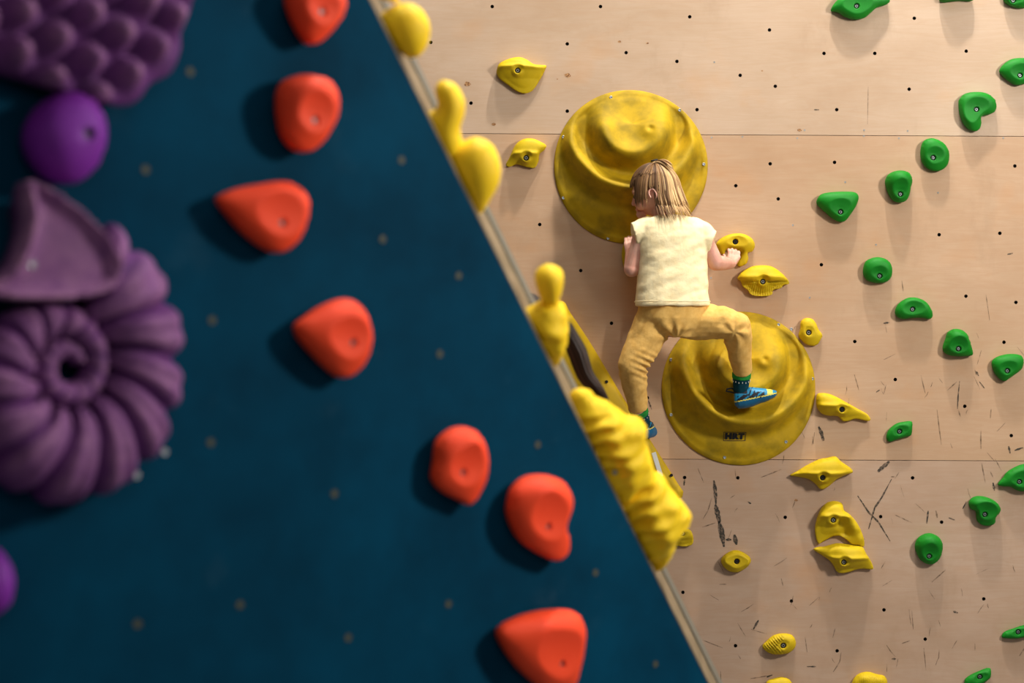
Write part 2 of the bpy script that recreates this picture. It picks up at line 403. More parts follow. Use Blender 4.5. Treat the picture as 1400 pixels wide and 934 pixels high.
greens = [
 (g1, [(167,68),(180,35),(210,0),(250,-30),(350,-45),(450,-30),(520,-20),(545,5),(520,30),(460,50),(420,85),(380,115),(320,125),(260,108),(215,80),(185,72)], (335,36), .06, 'wide green climbing hold cut by the top edge, leftmost of the green ones'),
 (g1, [(860,0),(890,-25),(960,-40),(1040,-30),(1080,-5),(1060,5),(1000,2),(940,8),(890,12)], None, .05, 'green hold of which only a thin sliver shows at the top edge'),
 (g1, [(1270,0),(1290,-40),(1350,-70),(1430,-60),(1450,0),(1430,40),(1380,52),(1320,38)], (1335,0), .05, 'green hold cut off in the top right corner'),
 (g1, [(1243,450),(1270,410),(1320,378),(1380,370),(1450,380),(1480,440),(1450,510),(1400,535),(1350,543),(1300,515),(1260,480)], (1378,480), .05, 'green hold with a left point, cut by the right edge above the heart-shaped hold'),
 (g1, [(990,630),(1020,600),(1080,587),(1150,592),(1205,625),(1225,670),(1215,710),(1180,730),(1130,745),(1128,790),(1115,825),(1080,838),(1035,815),(1000,760),(985,700),(983,650)], (1100,697), .05, 'green heart-shaped climbing hold above the upper panel seam'),
 (g2, [(680,75),(700,48),(740,38),(785,52),(820,80),(840,125),(835,180),(810,215),(765,230),(720,218),(685,180),(673,130)], (749,150), .05, 'roundish green hold just below the seam, lower left of the heart-shaped hold'),
 (g2, [(468,290),(485,250),(530,228),(580,228),(615,250),(625,290),(617,325),(610,365),(590,400),(552,412),(515,400),(490,365),(475,325)], (559,362), .055, 'green acorn-shaped hold with a bulging top and narrower base'),
 (g2, [(70,400),(95,365),(150,352),(230,348),(290,352),(313,375),(305,420),(275,470),(240,515),(210,525),(170,510),(110,460),(75,425)], (211,466), .055, 'wide flat-topped green hold tapering downward, nearest the upper round dish'),
 (g2, [(340,800),(355,755),(395,733),(440,730),(485,750),(508,790),(505,840),(480,870),(430,880),(375,870),(345,840)], (438,838), .05, 'round green hold right of the yellow mushroom-shaped hold'),
 (g3, [(330,240),(350,190),(400,150),(450,138),(510,148),(560,180),(590,230),(598,270),(575,293),(520,285),(460,285),(390,293),(345,275)], (457,223), .05, 'half-moon green hold with a flat underside'),
 (g3, [(672,480),(690,430),(705,385),(750,362),(800,368),(835,395),(860,450),(880,510),(878,548),(820,557),(750,555),(695,540),(672,515)], (783,503), .055, 'green bell-shaped hold with a wide flat base'),
 (g3, [(1017,600),(1045,565),(1110,543),(1180,540),(1230,555),(1243,600),(1225,650),(1160,700),(1110,732),(1070,715),(1030,660)], (1130,660), .05, 'triangular green hold pointing down beside the right picture edge'),
 (g4, [(270,180),(290,140),(340,100),(400,85),(448,85),(453,120),(445,180),(410,195),(340,215),(295,230),(272,215)], (364,157), .035, 'small green angular hold right of the yellow banana-like hold'),
 (g4, [(1060,530),(1100,480),(1130,440),(1200,400),(1260,385),(1330,400),(1350,480),(1320,560),(1250,580),(1200,575),(1150,550),(1090,545)], (1216,514), .05, 'green hold with a drawn-out left tip, cut by the right edge below the seam'),
 (g4, [(853,665),(875,628),(920,613),(980,622),(1040,650),(1078,700),(1070,735),(1045,765),(1040,805),(1000,825),(950,820),(915,790),(905,725),(870,705)], (971,746), .05, 'green mushroom-shaped hold with an overhanging cap, under the seam'),
 ((0,0,1), [(1251,748),(1256,735),(1270,729),(1284,735),(1289,748),(1284,765),(1272,772),(1258,765)], (1271,761), .05, 'round green hold lowest but two, right of the arch-shaped yellow hold'),
 (cb, [(1305,345),(1320,330),(1370,312),(1400,303),(1440,300),(1445,330),(1420,350),(1370,360),(1310,358)], (1377,333), .035, 'thin green edge hold cut by the right picture edge near the bottom'),
 (cb, [(1142,545),(1160,525),(1200,505),(1248,488),(1257,505),(1250,535),(1210,560),(1150,575)], (1210,528), .035, 'slanting thin green hold at the bottom edge, lowest of the green ones'),
]
GB = {'overhanging cap': [(1350,690,15,.35),(1330,689,9,.2),(1346,717,9,-.15)], 'heart-shaped climbing': [(1319,158,11,.35),(1326,170,9,.25)],
      'acorn-shaped': [(1231,243,14,.35)], 'lowest but two': [(1270,738,13,.3)], 'bell-shaped': [(1309,462,14,.3)]}
for cr, pts, b, H, lab in greens:
    o = blob('climbing_hold', WALL, X(*cr, pts), XP(*cr, b) if b else None, H, M['green'], next((v for k, v in GB.items() if k in lab), []), step=.0040, base=.94, rb=.0105)
    tag(o, lab, 'climbing hold', GG)
GR = 'red climbing holds on the blue wall'
reds = [
 (r1, [(590,-60),(700,-90),(820,-60),(880,0),(870,80),(830,150),(770,215),(720,240),(680,225),(630,150),(590,60),(575,0)], (765,62), .085, [], 'red hold cut by the top picture edge on the blue wall'),
 (r1, [(530,500),(560,440),(620,412),(700,408),(770,430),(820,480),(842,570),(830,660),(790,740),(740,800),(680,830),(610,810),(555,740),(530,640),(525,560)], (728,655), .085, [(420,125,22,.15)], 'rounded red hold with a ledge, second from the top of the blue wall'),
 (r2, [(145,115),(200,85),(290,65),(400,52),(460,75),(498,130),(495,200),(470,270),(430,320),(380,338),(320,315),(240,250),(180,180),(148,140)], (403,218), .08, [(370,262,26,.15)], 'red hold drawn out to a point on its left, leftmost of the red ones'),
 (r2, [(455,630),(500,590),(560,550),(640,520),(700,545),(740,620),(750,690),(730,770),(690,820),(640,838),(590,810),(530,750),(470,680)], (685,697), .08, [], 'red teardrop hold alone in the middle of the blue wall'),
 (r3, [(232,200),(240,140),(270,100),(315,80),(360,95),(390,140),(403,200),(395,270),(370,320),(345,342),(310,325),(270,305),(240,280),(225,250)], (328,235), .07, [(640,610,12,.25)], 'upright oval red hold, upper left of the kidney-shaped one'),
 (r3, [(480,330),(495,285),(535,248),(590,240),(645,260),(680,310),(680,360),(660,410),(675,450),(675,500),(640,528),(590,510),(530,470),(495,420),(478,370)], (612,415), .08, [(735,672,26,.25)], 'red kidney-shaped hold nearest the wall\'s slanting edge'),
 (r3, [(445,765),(470,735),(540,705),(620,690),(690,695),(722,745),(720,810),(710,880),(690,950),(620,970),(560,930),(500,870),(455,800)], (658,872), .085, [(735,850,24,.2)], 'large blocky red hold at the bottom picture edge'),
]
for cr, pts, b, H, bumps, lab in reds:
    o = blob('climbing_hold', BLUE, X(*cr, pts), XP(*cr, b), H, M['red'], bumps, step=.0048, base=.72, sil=.45, rb=.0085, recess=.012)
    tag(o, lab, 'climbing hold', GR)
o = blob('climbing_hold', BLUE, [(34,188),(44,157),(66,135),(96,125),(120,132),(137,155),(143,180),(138,210),(122,238),(98,252),(68,246),(44,222)], (116,184), .11, M['violet'], [(70,200,30,.1)], step=.0048, base=.6, sil=.42, rb=.011, recess=.016, auto=False)
tag(o, 'smooth violet egg-shaped hold under the purple bumpy volume', 'climbing hold', 'violet climbing holds on the blue wall')
o = blob('climbing_hold', BLUE, [(-45,790),(-28,758),(-2,750),(12,772),(16,800),(6,830),(-18,845),(-42,825)], None, .09, M['violet'], [], step=.0048, base=.7, sil=.42)
tag(o, 'violet rounded hold cut by the left edge near the bottom', 'climbing hold', 'violet climbing holds on the blue wall')

# ------------------------------------------------------------------ bumpy purple volume, top left
bc = []
for r in range(-4, 5):
    for k in range(-7, 7):
        a = math.radians(40 + k*14)                     # bumps in curved rows, like a corn cob bent round its corner
        R = 250 - r*0
for q, R in enumerate((308, 256, 204, 152, 100)):
    n = max(2, round(R*math.pi/52))
    for k in range(-n, 2*n):
        a = math.pi*(k+.5*(q % 2))/n
        bc.append((-20 + R*math.cos(a), -128 + R*math.sin(a)))
def cobfn(cx_, cy_):
    pts2 = [BLUE.hit(x, y, .1) for x, y in bc]
    def f(x, y, s): return 0
    return pts2
cob_pts = [(-340,0),(-240,60),(-120,92),(-60,100),(-10,98),(60,118),(100,133),(165,145),(190,135),(205,115),(232,100),(246,70),(247,38),(260,12),(268,-60),(230,-200),(0,-300),(-250,-250),(-340,-120)]
cb2 = [BLUE.hit(x, y, .1) for x, y in bc]
_o = [BLUE.hit(x, y, .045) for x, y in cob_pts]; _o2 = np.array(spline(_o, .012)); _cx, _cy = _o2.mean(0)
def cob(x, y, s):
    X_, Y_ = x+_cx, y+_cy
    d = min(math.hypot(X_-a, Y_-b) for a, b in cb2)
    return .75*math.exp(-(d/.028)**2.6) - .55
def cobw(x, y, ph):
    X_, Y_ = x+_cx, y+_cy
    d = min(math.hypot(X_-a, Y_-b) for a, b in cb2)
    return .75*math.exp(-(d/.022)**2)
o = blob('climbing_volume', BLUE, cob_pts, None, .13, M['purple'], [], base=.97, sil=.35, step=.012, power=.33, fn=cob, wear=cobw)
tag(o, 'large dusty purple volume covered in rounded bumps, top left corner', 'climbing volume', 'dusty purple volumes on the blue wall')
def screw_at(parent, wpos, n, r=.006, mat=None, name='screw'):
    u, v, n = frame(n); vs = []; fs = []; k = 12
    for rr, h in ((r, -.001), (r, .0012), (r*.8, .002), (r*.3, .0012)):
        for i in range(k): vs.append(wpos-parent.location+u*rr*math.cos(2*math.pi*i/k)+v*rr*math.sin(2*math.pi*i/k)+n*h)
    for a in range(3):
        for i in range(k): fs.append([a*k+i, a*k+(i+1) % k, (a+1)*k+(i+1) % k, (a+1)*k+i])
    fs.append([3*k+i for i in range(k)])
    return mesh_obj(name, vs, fs, mat or M['steel'], parent, smooth=False)
screw_at(o, on_blue(136, 122, .062), BLUE.n, .008)

# ------------------------------------------------------------------ ammonite volume on the blue wall
amm_c = BLUE.hit(88, 503, .06); S = 2160/2.93
tab = [(-60,228),(0,215),(30,203),(60,190),(90,176),(135,182),(180,178),(225,160),(270,132),(315,103),(360,82),(405,68),(450,59),(540,52),(630,46),(720,38),(810,28),(900,19),(990,13),(1200,12)]
def Ro(a): return float(np.interp(a, [q[0] for q in tab], [q[1] for q in tab]))/S
NS, NK = 420, 40
vs, fs, wr = [], [], []
a0, a1 = 22, 790
org = BLUE.pt(*amm_c)
for i in range(NS+1):
    a = a0 + (a1-a0)*(i/NS)**1.25
    ro, ri = Ro(a), Ro(a+360)
    if a < 60: ri = Ro(420)*(1+.0*(60-a))
    rc, hw = (ro+ri)/2, (ro-ri)/2*1.06
    hz = min(hw*1.25, .085) + .006
    zc = max(hz*.25, .02 + .035*min(1, (a-a0)/360)) if a < 420 else .055
    per = 27 if a < 390 else 33
    for j in range(NK):
        b = 2*math.pi*j/NK
        sw = (1-math.cos(b))*.5
        # ribs curve backwards towards the outer rim
        ph = (a - 11*math.cos(b) + 6*math.cos(b)**2)/per
        gd = abs((ph % 1)-.5)*2; rr = 1-math.exp(-((1-gd)/.24)**2); rr *= .86+.14*(ph % 1)
        q = 1 + (.30*(rr-.9)+.02*math.cos(6*math.pi*ph))*min(1, max(.25, (480-a)/120))
        rad = rc + hw*math.cos(b)*q; h = zc + hz*math.sin(b)*q
        A = math.radians(a)
        vs.append(BLUE.u*rad*math.sin(A)/1.0 + BLUE.v*rad*math.cos(A) + BLUE.n*max(h, -.001))
        wr.append(max(0, min(1, (.5+.5*(ph % 1)**4)*rr**3*max(0, .15+.85*math.sin(b)))))
for i in range(NS):
    for j in range(NK): fs.append([i*NK+j, i*NK+(j+1) % NK, (i+1)*NK+(j+1) % NK, (i+1)*NK+j])
fs.append([j for j in range(NK)]); fs.append([NS*NK+j for j in reversed(range(NK))])
amm = mesh_obj('climbing_volume', vs, fs, M['purple'], None, org)
fix_normals(amm.data)
at = amm.data.attributes.new('wear', 'FLOAT', 'POINT'); at.data.foreach_set('value', wr)
tag(amm, 'dusty purple ammonite-shaped volume with a ribbed spiral shell and open mouth', 'climbing volume', 'dusty purple volumes on the blue wall')
mp = [(36,248),(72,262),(105,285),(133,312),(155,343),(163,372),(148,396),(110,408),(60,411),(15,409),(-20,402),(-40,392),(-8,384),(14,366),(28,335),(36,300)]
_m = [BLUE.hit(x, y, .085) for x, y in mp]; _m2 = np.array(spline(_m, .006))
def mouthfn(x, y, s):
    X_, Y_ = x+_mc[0], y+_mc[1]
    d = math.sqrt(((_m2[:,0]-X_)**2+(_m2[:,1]-Y_)**2).min())
    return .38*math.exp(-(d/.010)**2) - .75*(1-math.exp(-(d/.022)**2))
_mc = _m2.mean(0)
def mouthw(x, y, ph):
    X_, Y_ = x+_mc[0], y+_mc[1]
    d = math.sqrt(((_m2[:,0]-X_)**2+(_m2[:,1]-Y_)**2).min())
    return .45+.5*math.exp(-(d/.012)**2)
mo = blob('shell_mouth', BLUE, mp, None, .13, M['purple'], [], base=.72, sil=.72, step=.006, power=.25, fn=mouthfn, wear=mouthw, parent=amm)
mo['label'] = 'chalky paler flared mouth of the shell'
for q in ((52,644),(187,650),(225,618),(44,362)): screw_at(amm, on_blue(*q, .04 if q[1] > 600 else .105), BLUE.n, .007)

# ------------------------------------------------------------------ yellow holds bolted round the corner of the blue wall
t7 = (500,0,2.83); t8 = (650,300,2.748); t1 = (740,500,3.113)
GF = 'bright yellow holds on the blue wall\'s narrow side'
crink = lambda f, a, k: (lambda x, y, s: a*math.sin(f*(y+k*x)+5*noise.noise(Vector((x*12, y*12, 0))))*(.6+noise.noise(Vector((x*9,y*9,7))))+.22*noise.noise(Vector((x*22,y*30,3))))
sides = [
 (t7, [(45,80),(95,30),(160,10),(215,35),(248,95),(242,165),(208,215),(165,224),(125,195),(75,150)], .055, None, 'ball-shaped yellow hold at the top of the blue wall\'s slanting edge'),
 (t7, [(85,5),(120,12),(135,2),(120,-10),(95,-40),(60,-70),(40,-40),(55,-10)], .02, None, 'thin yellow hold end just above the ball-shaped hold'),
 (t7, [(268,352),(278,322),(305,310),(350,328),(382,385),(382,440),(366,500),(376,560),(350,612),(300,620),(230,500),(215,440),(262,430),(278,400)], .055, None, 'knobbly upright yellow hold below the ball-shaped one'),
 (t7, [(300,600),(345,562),(380,545),(430,530),(490,560),(520,630),(518,700),(490,760),(450,822),(425,830),(380,770),(315,650)], .06, None, 'bulging yellow hold tapering to a lower point on the slanting edge'),
 (t8, [(222,215),(240,180),(275,168),(320,185),(332,230),(320,285),(305,320),(262,325),(236,275)], .045, None, 'small yellow bulb-shaped hold at mid height of the slanting edge'),
 (t8, [(165,350),(215,325),(260,308),(320,310),(346,360),(348,430),(337,490),(312,540),(285,550),(235,480),(180,390)], .06, crink(90,.10,.3), 'yellow block-like hold directly under the small bulb-shaped one'),
 (t1, [(120,125),(160,95),(210,105),(232,133),(280,150),(330,190),(370,212),(420,222),(450,268),(446,320),(462,370),(480,440),(500,500),(440,560),(330,590),(270,570),(190,400),(130,230)], .07, crink(150,.16,.1), 'large crinkled yellow hold on the slanting edge beside the child\'s lower foot'),
 (t1, [(290,520),(360,500),(450,470),(510,460),(550,520),(610,590),(640,640),(627,680),(592,710),(575,760),(545,820),(510,858),(468,862),(420,800),(350,690),(270,560)], .075, crink(150,.15,-.1), 'lowest crinkled yellow hold on the slanting edge, ending in a point'),
]
for cr, pts, H, fn, lab in sides:
    o = blob('climbing_hold', SIDE, X(*cr, pts), None, H, M['yellow_fg'], [], step=.005 if H < .06 else .0065, both=True, fn=fn)
    tag(o, lab, 'climbing hold', GF)
    if 'crinkled yellow hold on the slanting edge beside' in lab:
        h = SIDE.hit(841, 647, .07); b = screw_at(o, SIDE.pt(*h, .066), SIDE.n, .006, name='bolt')

# ------------------------------------------------------------------ round yellow dishes
def dish(cpx, ring, R, H, knob, rot, label, screws, stain=0):
    cx, cy = WALL.hit(*cpx); gx, gy = WALL.hit(*ring); kx, ky = WALL.hit(*knob)
    px = 1/360
    vs, fs = [], []
    NR_, NA = 84, 180
    def sm(a, b, x): t = min(1, max(0, (x-a)/(b-a))); return t*t*(3-2*t)
    def height(x, y):
        rr = math.hypot(x-cx, y-cy)/R
        rim = .012*min(1, (1-rr)*18)**.5 if rr < 1 else 0
        d = math.hypot(x-gx, y-gy)/px; ang = math.atan2(y-gy, x-gx)
        low = .5-.5*math.sin(ang+rot)               # 1 straight below the centre of the rings
        low = sm(.12, .62, low)
        body = H*.62*sm(1.0, .38, rr)
        s = .0
        crest1 = math.exp(-((d-44)/13)**2); val1 = math.exp(-((d-66)/13)**2)
        crest2 = math.exp(-((d-86)/12)**2); val2 = math.exp(-((d-108)/12)**2)
        s += low*(.038*crest1 - .046*val1 + .040*crest2 - .022*val2)
        s += .030*sm(60, 30, d)*(.35+.65*low) - .026*math.exp(-(d/26)**2)
        k = math.hypot(x-kx, y-ky)/px
        s += .022*math.exp(-(k/13)**2) - .014*math.exp(-(k/4.5)**2)
        s += .004*noise.noise(Vector((x*14, y*14, stain)))
        return rim + (body + s)*sm(1.0, .84, rr)
    o_ = WALL.pt(cx, cy)
    vs.append(Vector((0, -height(cx, cy), 0)))
    for i in range(1, NR_+1):
        r = R*(i/NR_)
        for j in range(NA):
            a = 2*math.pi*j/NA; rj = r*(1+.006*math.sin(3*a+stain)*(i/NR_))
            x, y = cx+rj*math.cos(a), cy+rj*math.sin(a)
            vs.append(Vector((rj*math.cos(a), -max(.003, height(cx+rj*.999*math.cos(a), cy+rj*.999*math.sin(a))), rj*math.sin(a))))
    b = len(vs)
    for j in range(NA):
        a = 2*math.pi*j/NA; rj = R*(1+.006*math.sin(3*a+stain)); vs.append(Vector((rj*math.cos(a), .0005, rj*math.sin(a))))
    for j in range(NA): fs.append([0, 1+j, 1+(j+1) % NA])
    for i in range(NR_-1):
        for j in range(NA):
            p = 1+i*NA; q = p+NA; fs.append([p+j, q+j, q+(j+1) % NA, p+(j+1) % NA])
    p = 1+(NR_-1)*NA
    for j in range(NA): fs.append([p+j, b+j, b+(j+1) % NA, p+(j+1) % NA])
    fs.append([b+j for j in range(NA)])
    o = mesh_obj('climbing_volume', vs, fs, M['dish'], None, o_); fix_normals(o.data)
    tag(o, label, 'climbing volume', 'round yellow dish volumes on the plywood wall')
    for s_ in screws:
        x, y = WALL.hit(*s_); screw_at(o, WALL.pt(x, y, height(x, y)), WALL.n, .006, M['steel'])
    return o, height
d1, h1 = dish((862,228), (863,173), 105/360, .105, (886,180), 0, 'upper round yellow dish volume with curved ridges, behind the child\'s head', [(835,134),(929,151),(770,188),(962,225),(770,271),(831,326)], 1)
d2, h2 = dish((1010,531), (1018,489), 105/360, .105, (1040,491), -.12, 'lower round yellow dish volume with a black logo, under the child\'s foot', [(917,492),(917,567),(1064,444),(1074,604),(990,625),(1110,518),(1082,450)], 5)
# logo on the lower dish
def text_mesh(body, size, offset):
    cu = bpy.data.curves.new('letters', 'FONT'); cu.body = body; cu.resolution_u = 3; cu.size = size; cu.offset = offset; cu.extrude = .0008
    cu.space_character = 1.22; cu.align_x = 'CENTER'; cu.align_y = 'CENTER'
    to = bpy.data.objects.new('letters', cu); C.objects.link(to)
    dg = bpy.context.evaluated_depsgraph_get(); me = bpy.data.meshes.new_from_object(to.evaluated_get(dg))
    bpy.data.objects.remove(to); return me
def put_logo():
    lx, ly = WALL.hit(1003.5, 596.5, .02)
    me = text_mesh('HRT', .030, .0030)
    for v in me.vertices:
        x, y, z = v.co; x *= 1.08; yy = y*.95
        hh = h2(lx+x, ly+yy) + .0006 + z*.6
        w = WALL.pt(lx+x, ly+yy, hh); v.co = w - d2.location
    me.materials.append(M['black'])
    o = bpy.data.objects.new('lettering', me); link(o); o.parent = d2; o['label'] = 'black letters HRT'
    vs, fs = [], []
    def strip(p, q, w):
        n_ = 14; b = len(vs); d = np.array(q)-np.array(p); L_ = np.hypot(*d); nrm = np.array((-d[1], d[0]))/L_*w/2
        for i in range(n_+1):
            c = np.array(p)+d*i/n_
            for sgn in (-1, 1):
                x, y = c+nrm*sgn; vs.append(WALL.pt(x, y, h2(x, y)+.0016)-d2.location)
        for i in range(n_): fs.append([b+2*i, b+2*i+1, b+2*i+3, b+2*i+2])
    W_, H_ = .041, .0165
    for p, q in (((-W_,-H_),(W_,-H_)), ((W_,-H_),(W_,H_)), ((W_,H_),(-W_,H_)), ((-W_,H_),(-W_,-H_))):
        strip((lx+p[0], ly+p[1]), (lx+q[0], ly+q[1]), .0022)
    o = mesh_obj('logo_frame', vs, fs, M['black'], d2, smooth=False)
put_logo()
# long yellow volume half hidden behind the corner
lv = [(700,470),(735,425),(768,412),(780,428),(806,467),(829,505),(851,542),(886,597),(926,660),(934,674),(920,680),(840,640),(760,580),(700,520)]
o = blob('climbing_volume', WALL, lv, None, .07, M['volume'], [], base=.98, sil=.5, step=.012, power=.35)
tag(o, 'long yellow volume with a straight edge, mostly hidden behind the blue wall', 'climbing volume')
for q in ((829,522),(918,650)): screw_at(o, WALL.pt(*WALL.hit(*q, .05), .062 if q[0] < 900 else .05), WALL.n, .006, M['hole'], 'bolt_hole')
x, y = WALL.hit(898, 636, .06)  # thin white strip laid on the volume
vs = [WALL.pt(x+a, y+b, .058)-o.location for a, b in ((-.02,.045),(-.004,.05),(.024,-.04),(.008,-.045))]
vs += [q+WALL.n*.004 for q in vs]
st = mesh_obj('pale_strip', vs, [[0,1,2,3],[4,5,6,7],[0,1,5,4],[1,2,6,5],[2,3,7,6],[3,0,4,7]], M['white'], o, smooth=False); st['label'] = 'small white strip'

# ------------------------------------------------------------------ plywood wall
holes = [(589,58),(673,9),(821,9),(775.6,60),(856,72),(644,141),(775.6,152),(943,23),(1052,41),(925.5,84),(1012,103),(1060,118),(1126.6,73),(953,150),(1053,224),(1141,222),(1250,25),(1196,73),(1321,70),(1243,122),(1144,150),(1387.5,227),(1284,321),(1367,319),(1123,362),(1320.6,405),(1389,413.5),(1168.7,467),(1224,519),(1319,555.6),(1372.6,468),(1247.7,653.5),(1382.6,595.7),(1204,706.5),(1287.4,714),(1082,822),(1208.6,834),(1345,819),(1265,874),(1144.5,890),(1005.6,883),(1008.8,653.4),(1073.5,707.4),(933.7,810),(936,653),(738,307),(794,370),(836,442),(1006,254),(1064,272),(885,544)]
def seam(z, x): return z - .005*x
XL, XR = -2.6, 4.2
rows = [(.0, 1.056, False, True), (1.056, 2.289, True, True), (2.289, 3.9, True, False)]
vs, fs = [], []; hr = .0068; cups = []
for z0, z1, sl0, sl1 in rows:
    g = .0011
    def zz(z, x, sl, e): return (seam(z, x) if sl else z) + e
    pts = [(XL, zz(z0, XL, sl0, g)), (XR, zz(z0, XR, sl0, g)), (XR, zz(z1, XR, sl1, -g)), (XL, zz(z1, XL, sl1, -g))]
    fcs = [[0,1,2,3]]; hpts = []
    for hx, hy in holes:
        a, b = WALL.hit(hx, hy); b += 1.5
        if zz(z0, a, sl0, 0)+.01 < b < zz(z1, a, sl1, 0)-.01: hpts.append((a, b))
    nn = 14
    for a, b in hpts:
        k = len(pts); pts += [(a+hr*math.cos(2*math.pi*i/nn), b+hr*math.sin(2*math.pi*i/nn)) for i in range(nn)]; fcs.append(list(range(k, k+nn))); cups.append((a, b))
    V2, E2, F2, ov, oe, of = delaunay_2d_cdt([Vector(p) for p in pts], [], fcs, 1, 1e-7)
    k = len(vs); vs += [(v.x, WY, v.y) for v in V2]
    for q, orf in zip(F2, of):
        if all(w == 0 for w in orf): fs.append([k+w for w in q])
    k = len(vs)                                   # sheet thickness at the four edges
    for (x_, z_) in pts[:4]: vs.append((x_, WY, z_)); vs.append((x_, WY+.018, z_))
    for i in range(4):
        a, b = k+2*i, k+2*((i+1) % 4); fs.append([a, a+1, b+1, b])
wall = mesh_obj('wall_back', vs, fs, M['ply'], smooth=False); tag(wall, 'birch plywood climbing wall with bolt holes', kind='structure')
fix_normals(wall.data)
bk = mesh_obj('backing_board', [(XL,WY+.02,0),(XR,WY+.02,0),(XR,WY+.02,3.9),(XL,WY+.02,3.9),(XL,WY+.06,0),(XR,WY+.06,0),(XR,WY+.06,3.9),(XL,WY+.06,3.9)], [[0,1,2,3],[4,5,6,7],[0,1,5,4],[1,2,6,5],[2,3,7,6],[3,0,4,7]], M['hole'], wall, smooth=False)
for a, b in cups:
    vs, fs = [], []
    for r, y in ((hr, WY), (hr, WY+.014), (hr*.2, WY+.014)):
        for i in range(14): vs.append((a+r*math.cos(2*math.pi*i/14), y, b+r*math.sin(2*math.pi*i/14)))
    for k in (0, 14):
        for i in range(14): fs.append([k+i, k+(i+1) % 14, k+14+(i+1) % 14, k+14+i])
    fs.append([28+i for i in range(14)])
    mesh_obj('bolt_hole', vs, fs, M['hole'], wall)
for q in [(1181,186),(1229,189),(1371.7,188.6),(1181.4,178),(1241,179),(973,188),(1015,187),(976.6,85),(1090,189),(1155.6,249),(1282.5,263.6),(1197.7,334.7),(1107,407),(1084,308),(972,380),(1100,178)]:
    screw_at(wall, WALL.pt(*WALL.hit(*q), -.0005), WALL.n, .0035, M['steel'])
scuffs = [([(976,657),(978,672),(979,690)],4),([(978,690),(981,702),(984,715)],5.5),([(983,713),(987,730),(990,748)],6),([(992,738),(1000,738)],3),([(1004,731),(1007,745)],5),
 ([(1172.6,678),(1188,701),(1201,714),(1217,740)],2.2),([(1219,655),(1205,681),(1196,694),(1187.5,723.5)],2.4),([(1216,631),(1208,638),(1200,645)],5),([(1119,583),(1123,592),(1126,603)],4),
 ([(1312,521),(1310,540),(1309,559)],1.6),([(1335,508),(1338,514)],1.8),([(1357.6,660),(1359.5,671)],2.8),([(1379,610),(1381,620)],2.2),([(1387,616),(1399,612)],2.2),([(1321,686),(1316,696)],1.6),([(1297,708),(1305.5,711)],1.8),([(1269,698),(1267,716)],2.2),
 ([(1037,848),(1030,860.5)],2.4),([(1103,911.5),(1115.6,911.5)],1.8),([(1219,901),(1225,901)],2.6),([(1303,836),(1309.5,838)],2.6),([(1208,442),(1216,441)],1.8),([(1197.6,536.5),(1203,533)],1.8),([(886.5,547.6),(891,560)],1.8),([(1377,348),(1385,346)],1.6),([(936,656),(935,664)],2.2),([(1113,150),(1120,150)],1.6),([(1339,522),(1346,531)],1.6),([(1056,923),(1048,926)],2),([(1022,686),(1027,689)],2)]
scr = [([(1040,653),(1068,642)],1.2),([(960,721),(978,715)],1.2),([(973,681),(968,698),(961,710)],1.3),([(1168,512),(1174,533)],1.2),([(1211.6,525.7),(1208,539)],1.2),([(1308,522),(1295,534)],1.2),([(1332.5,505),(1335,513)],1.4),([(1233,384),(1235,399)],1.2),([(1348,403),(1353,438)],1.2),([(1259,513),(1265,538)],1.2),([(1208,492),(1224,484)],1),
 ([(1281,560),(1284,585),(1287,608)],1.4),([(1310,560),(1313,570)],1.4),([(1355,560),(1354,572)],1.3),([(1341,589),(1341,614)],1.6),([(1342,633),(1347,660)],1.3),([(1354,645),(1357.6,652.5)],1.4),([(1222.6,703.6),(1247,715)],1.4),([(1279.5,698),(1281.5,708)],2),([(1218,652),(1223.6,652)],1.5),([(1150,892),(1148,905),(1139,919)],1.4),([(960,875),(988,886)],1.2),([(1026,928),(1056,923)],1.3),([(1274,796),(1293,779)],1.6),([(1233,880),(1244,876)],1.3),([(1142,859),(1138.5,871.6)],1.3),([(1246.6,835),(1248.5,860.6)],1.1),([(1263,886),(1266,917)],1.2),([(1068,791),(1070.6,801)],1.3),([(1393.7,897),(1400,887)],1.6),([(983.6,799),(993,799)],1.3),([(1187,118),(1186,170)],.8),([(1005,642),(1006,655)],1),([(954,640),(962,660)],1)]
random.seed(3)
for _ in range(90):
    x = random.uniform(955, 1395); y = random.uniform(430, 930); a = random.gauss(math.pi/2, .6); L_ = random.uniform(4, 22)
    scr.append(([(x, y), (x+L_*math.cos(a)*.5, y+L_*math.sin(a)*.5), (x+L_*math.cos(a)+random.uniform(-2,2), y+L_*math.sin(a))], random.uniform(.6, 1.1)))
def marks(name, lst, mat, off):
    vs, fs = [], []
    for line, w in lst:
        pp = [np.array(WALL.hit(*q)) for q in line]; seg = []
        for a, b in zip(pp[:-1], pp[1:]):
            for i in range(5): seg.append(a+(b-a)*i/5)
        seg.append(pp[-1]); n_ = len(seg); k = len(vs)
        for i, c in enumerate(seg):
            d = seg[min(i+1, n_-1)]-seg[max(i-1, 0)]; d = d/(np.hypot(*d)+1e-9); nr = np.array((-d[1], d[0]))
            ww = w*1.25/360/2*(.25+.75*math.sin(math.pi*min(1, max(0, i/(n_-1)*.86+.07))))*random.uniform(.7, 1.2)
            for s_ in (-1, 1): q = c+nr*ww*s_; vs.append(WALL.pt(q[0], q[1], off))
        for i in range(n_-1): fs.append([k+2*i, k+2*i+1, k+2*i+3, k+2*i+2])
    return mesh_obj(name, vs, fs, mat, wall, smooth=False)
marks('scuff_marks', scuffs, M['scuff'], .0006)['label'] = 'dark rubber scuffs on the plywood'
marks('scratches', scr, M['scratch'], .0005)['label'] = 'thin brown scratches on the plywood'
vs, fs = [], []
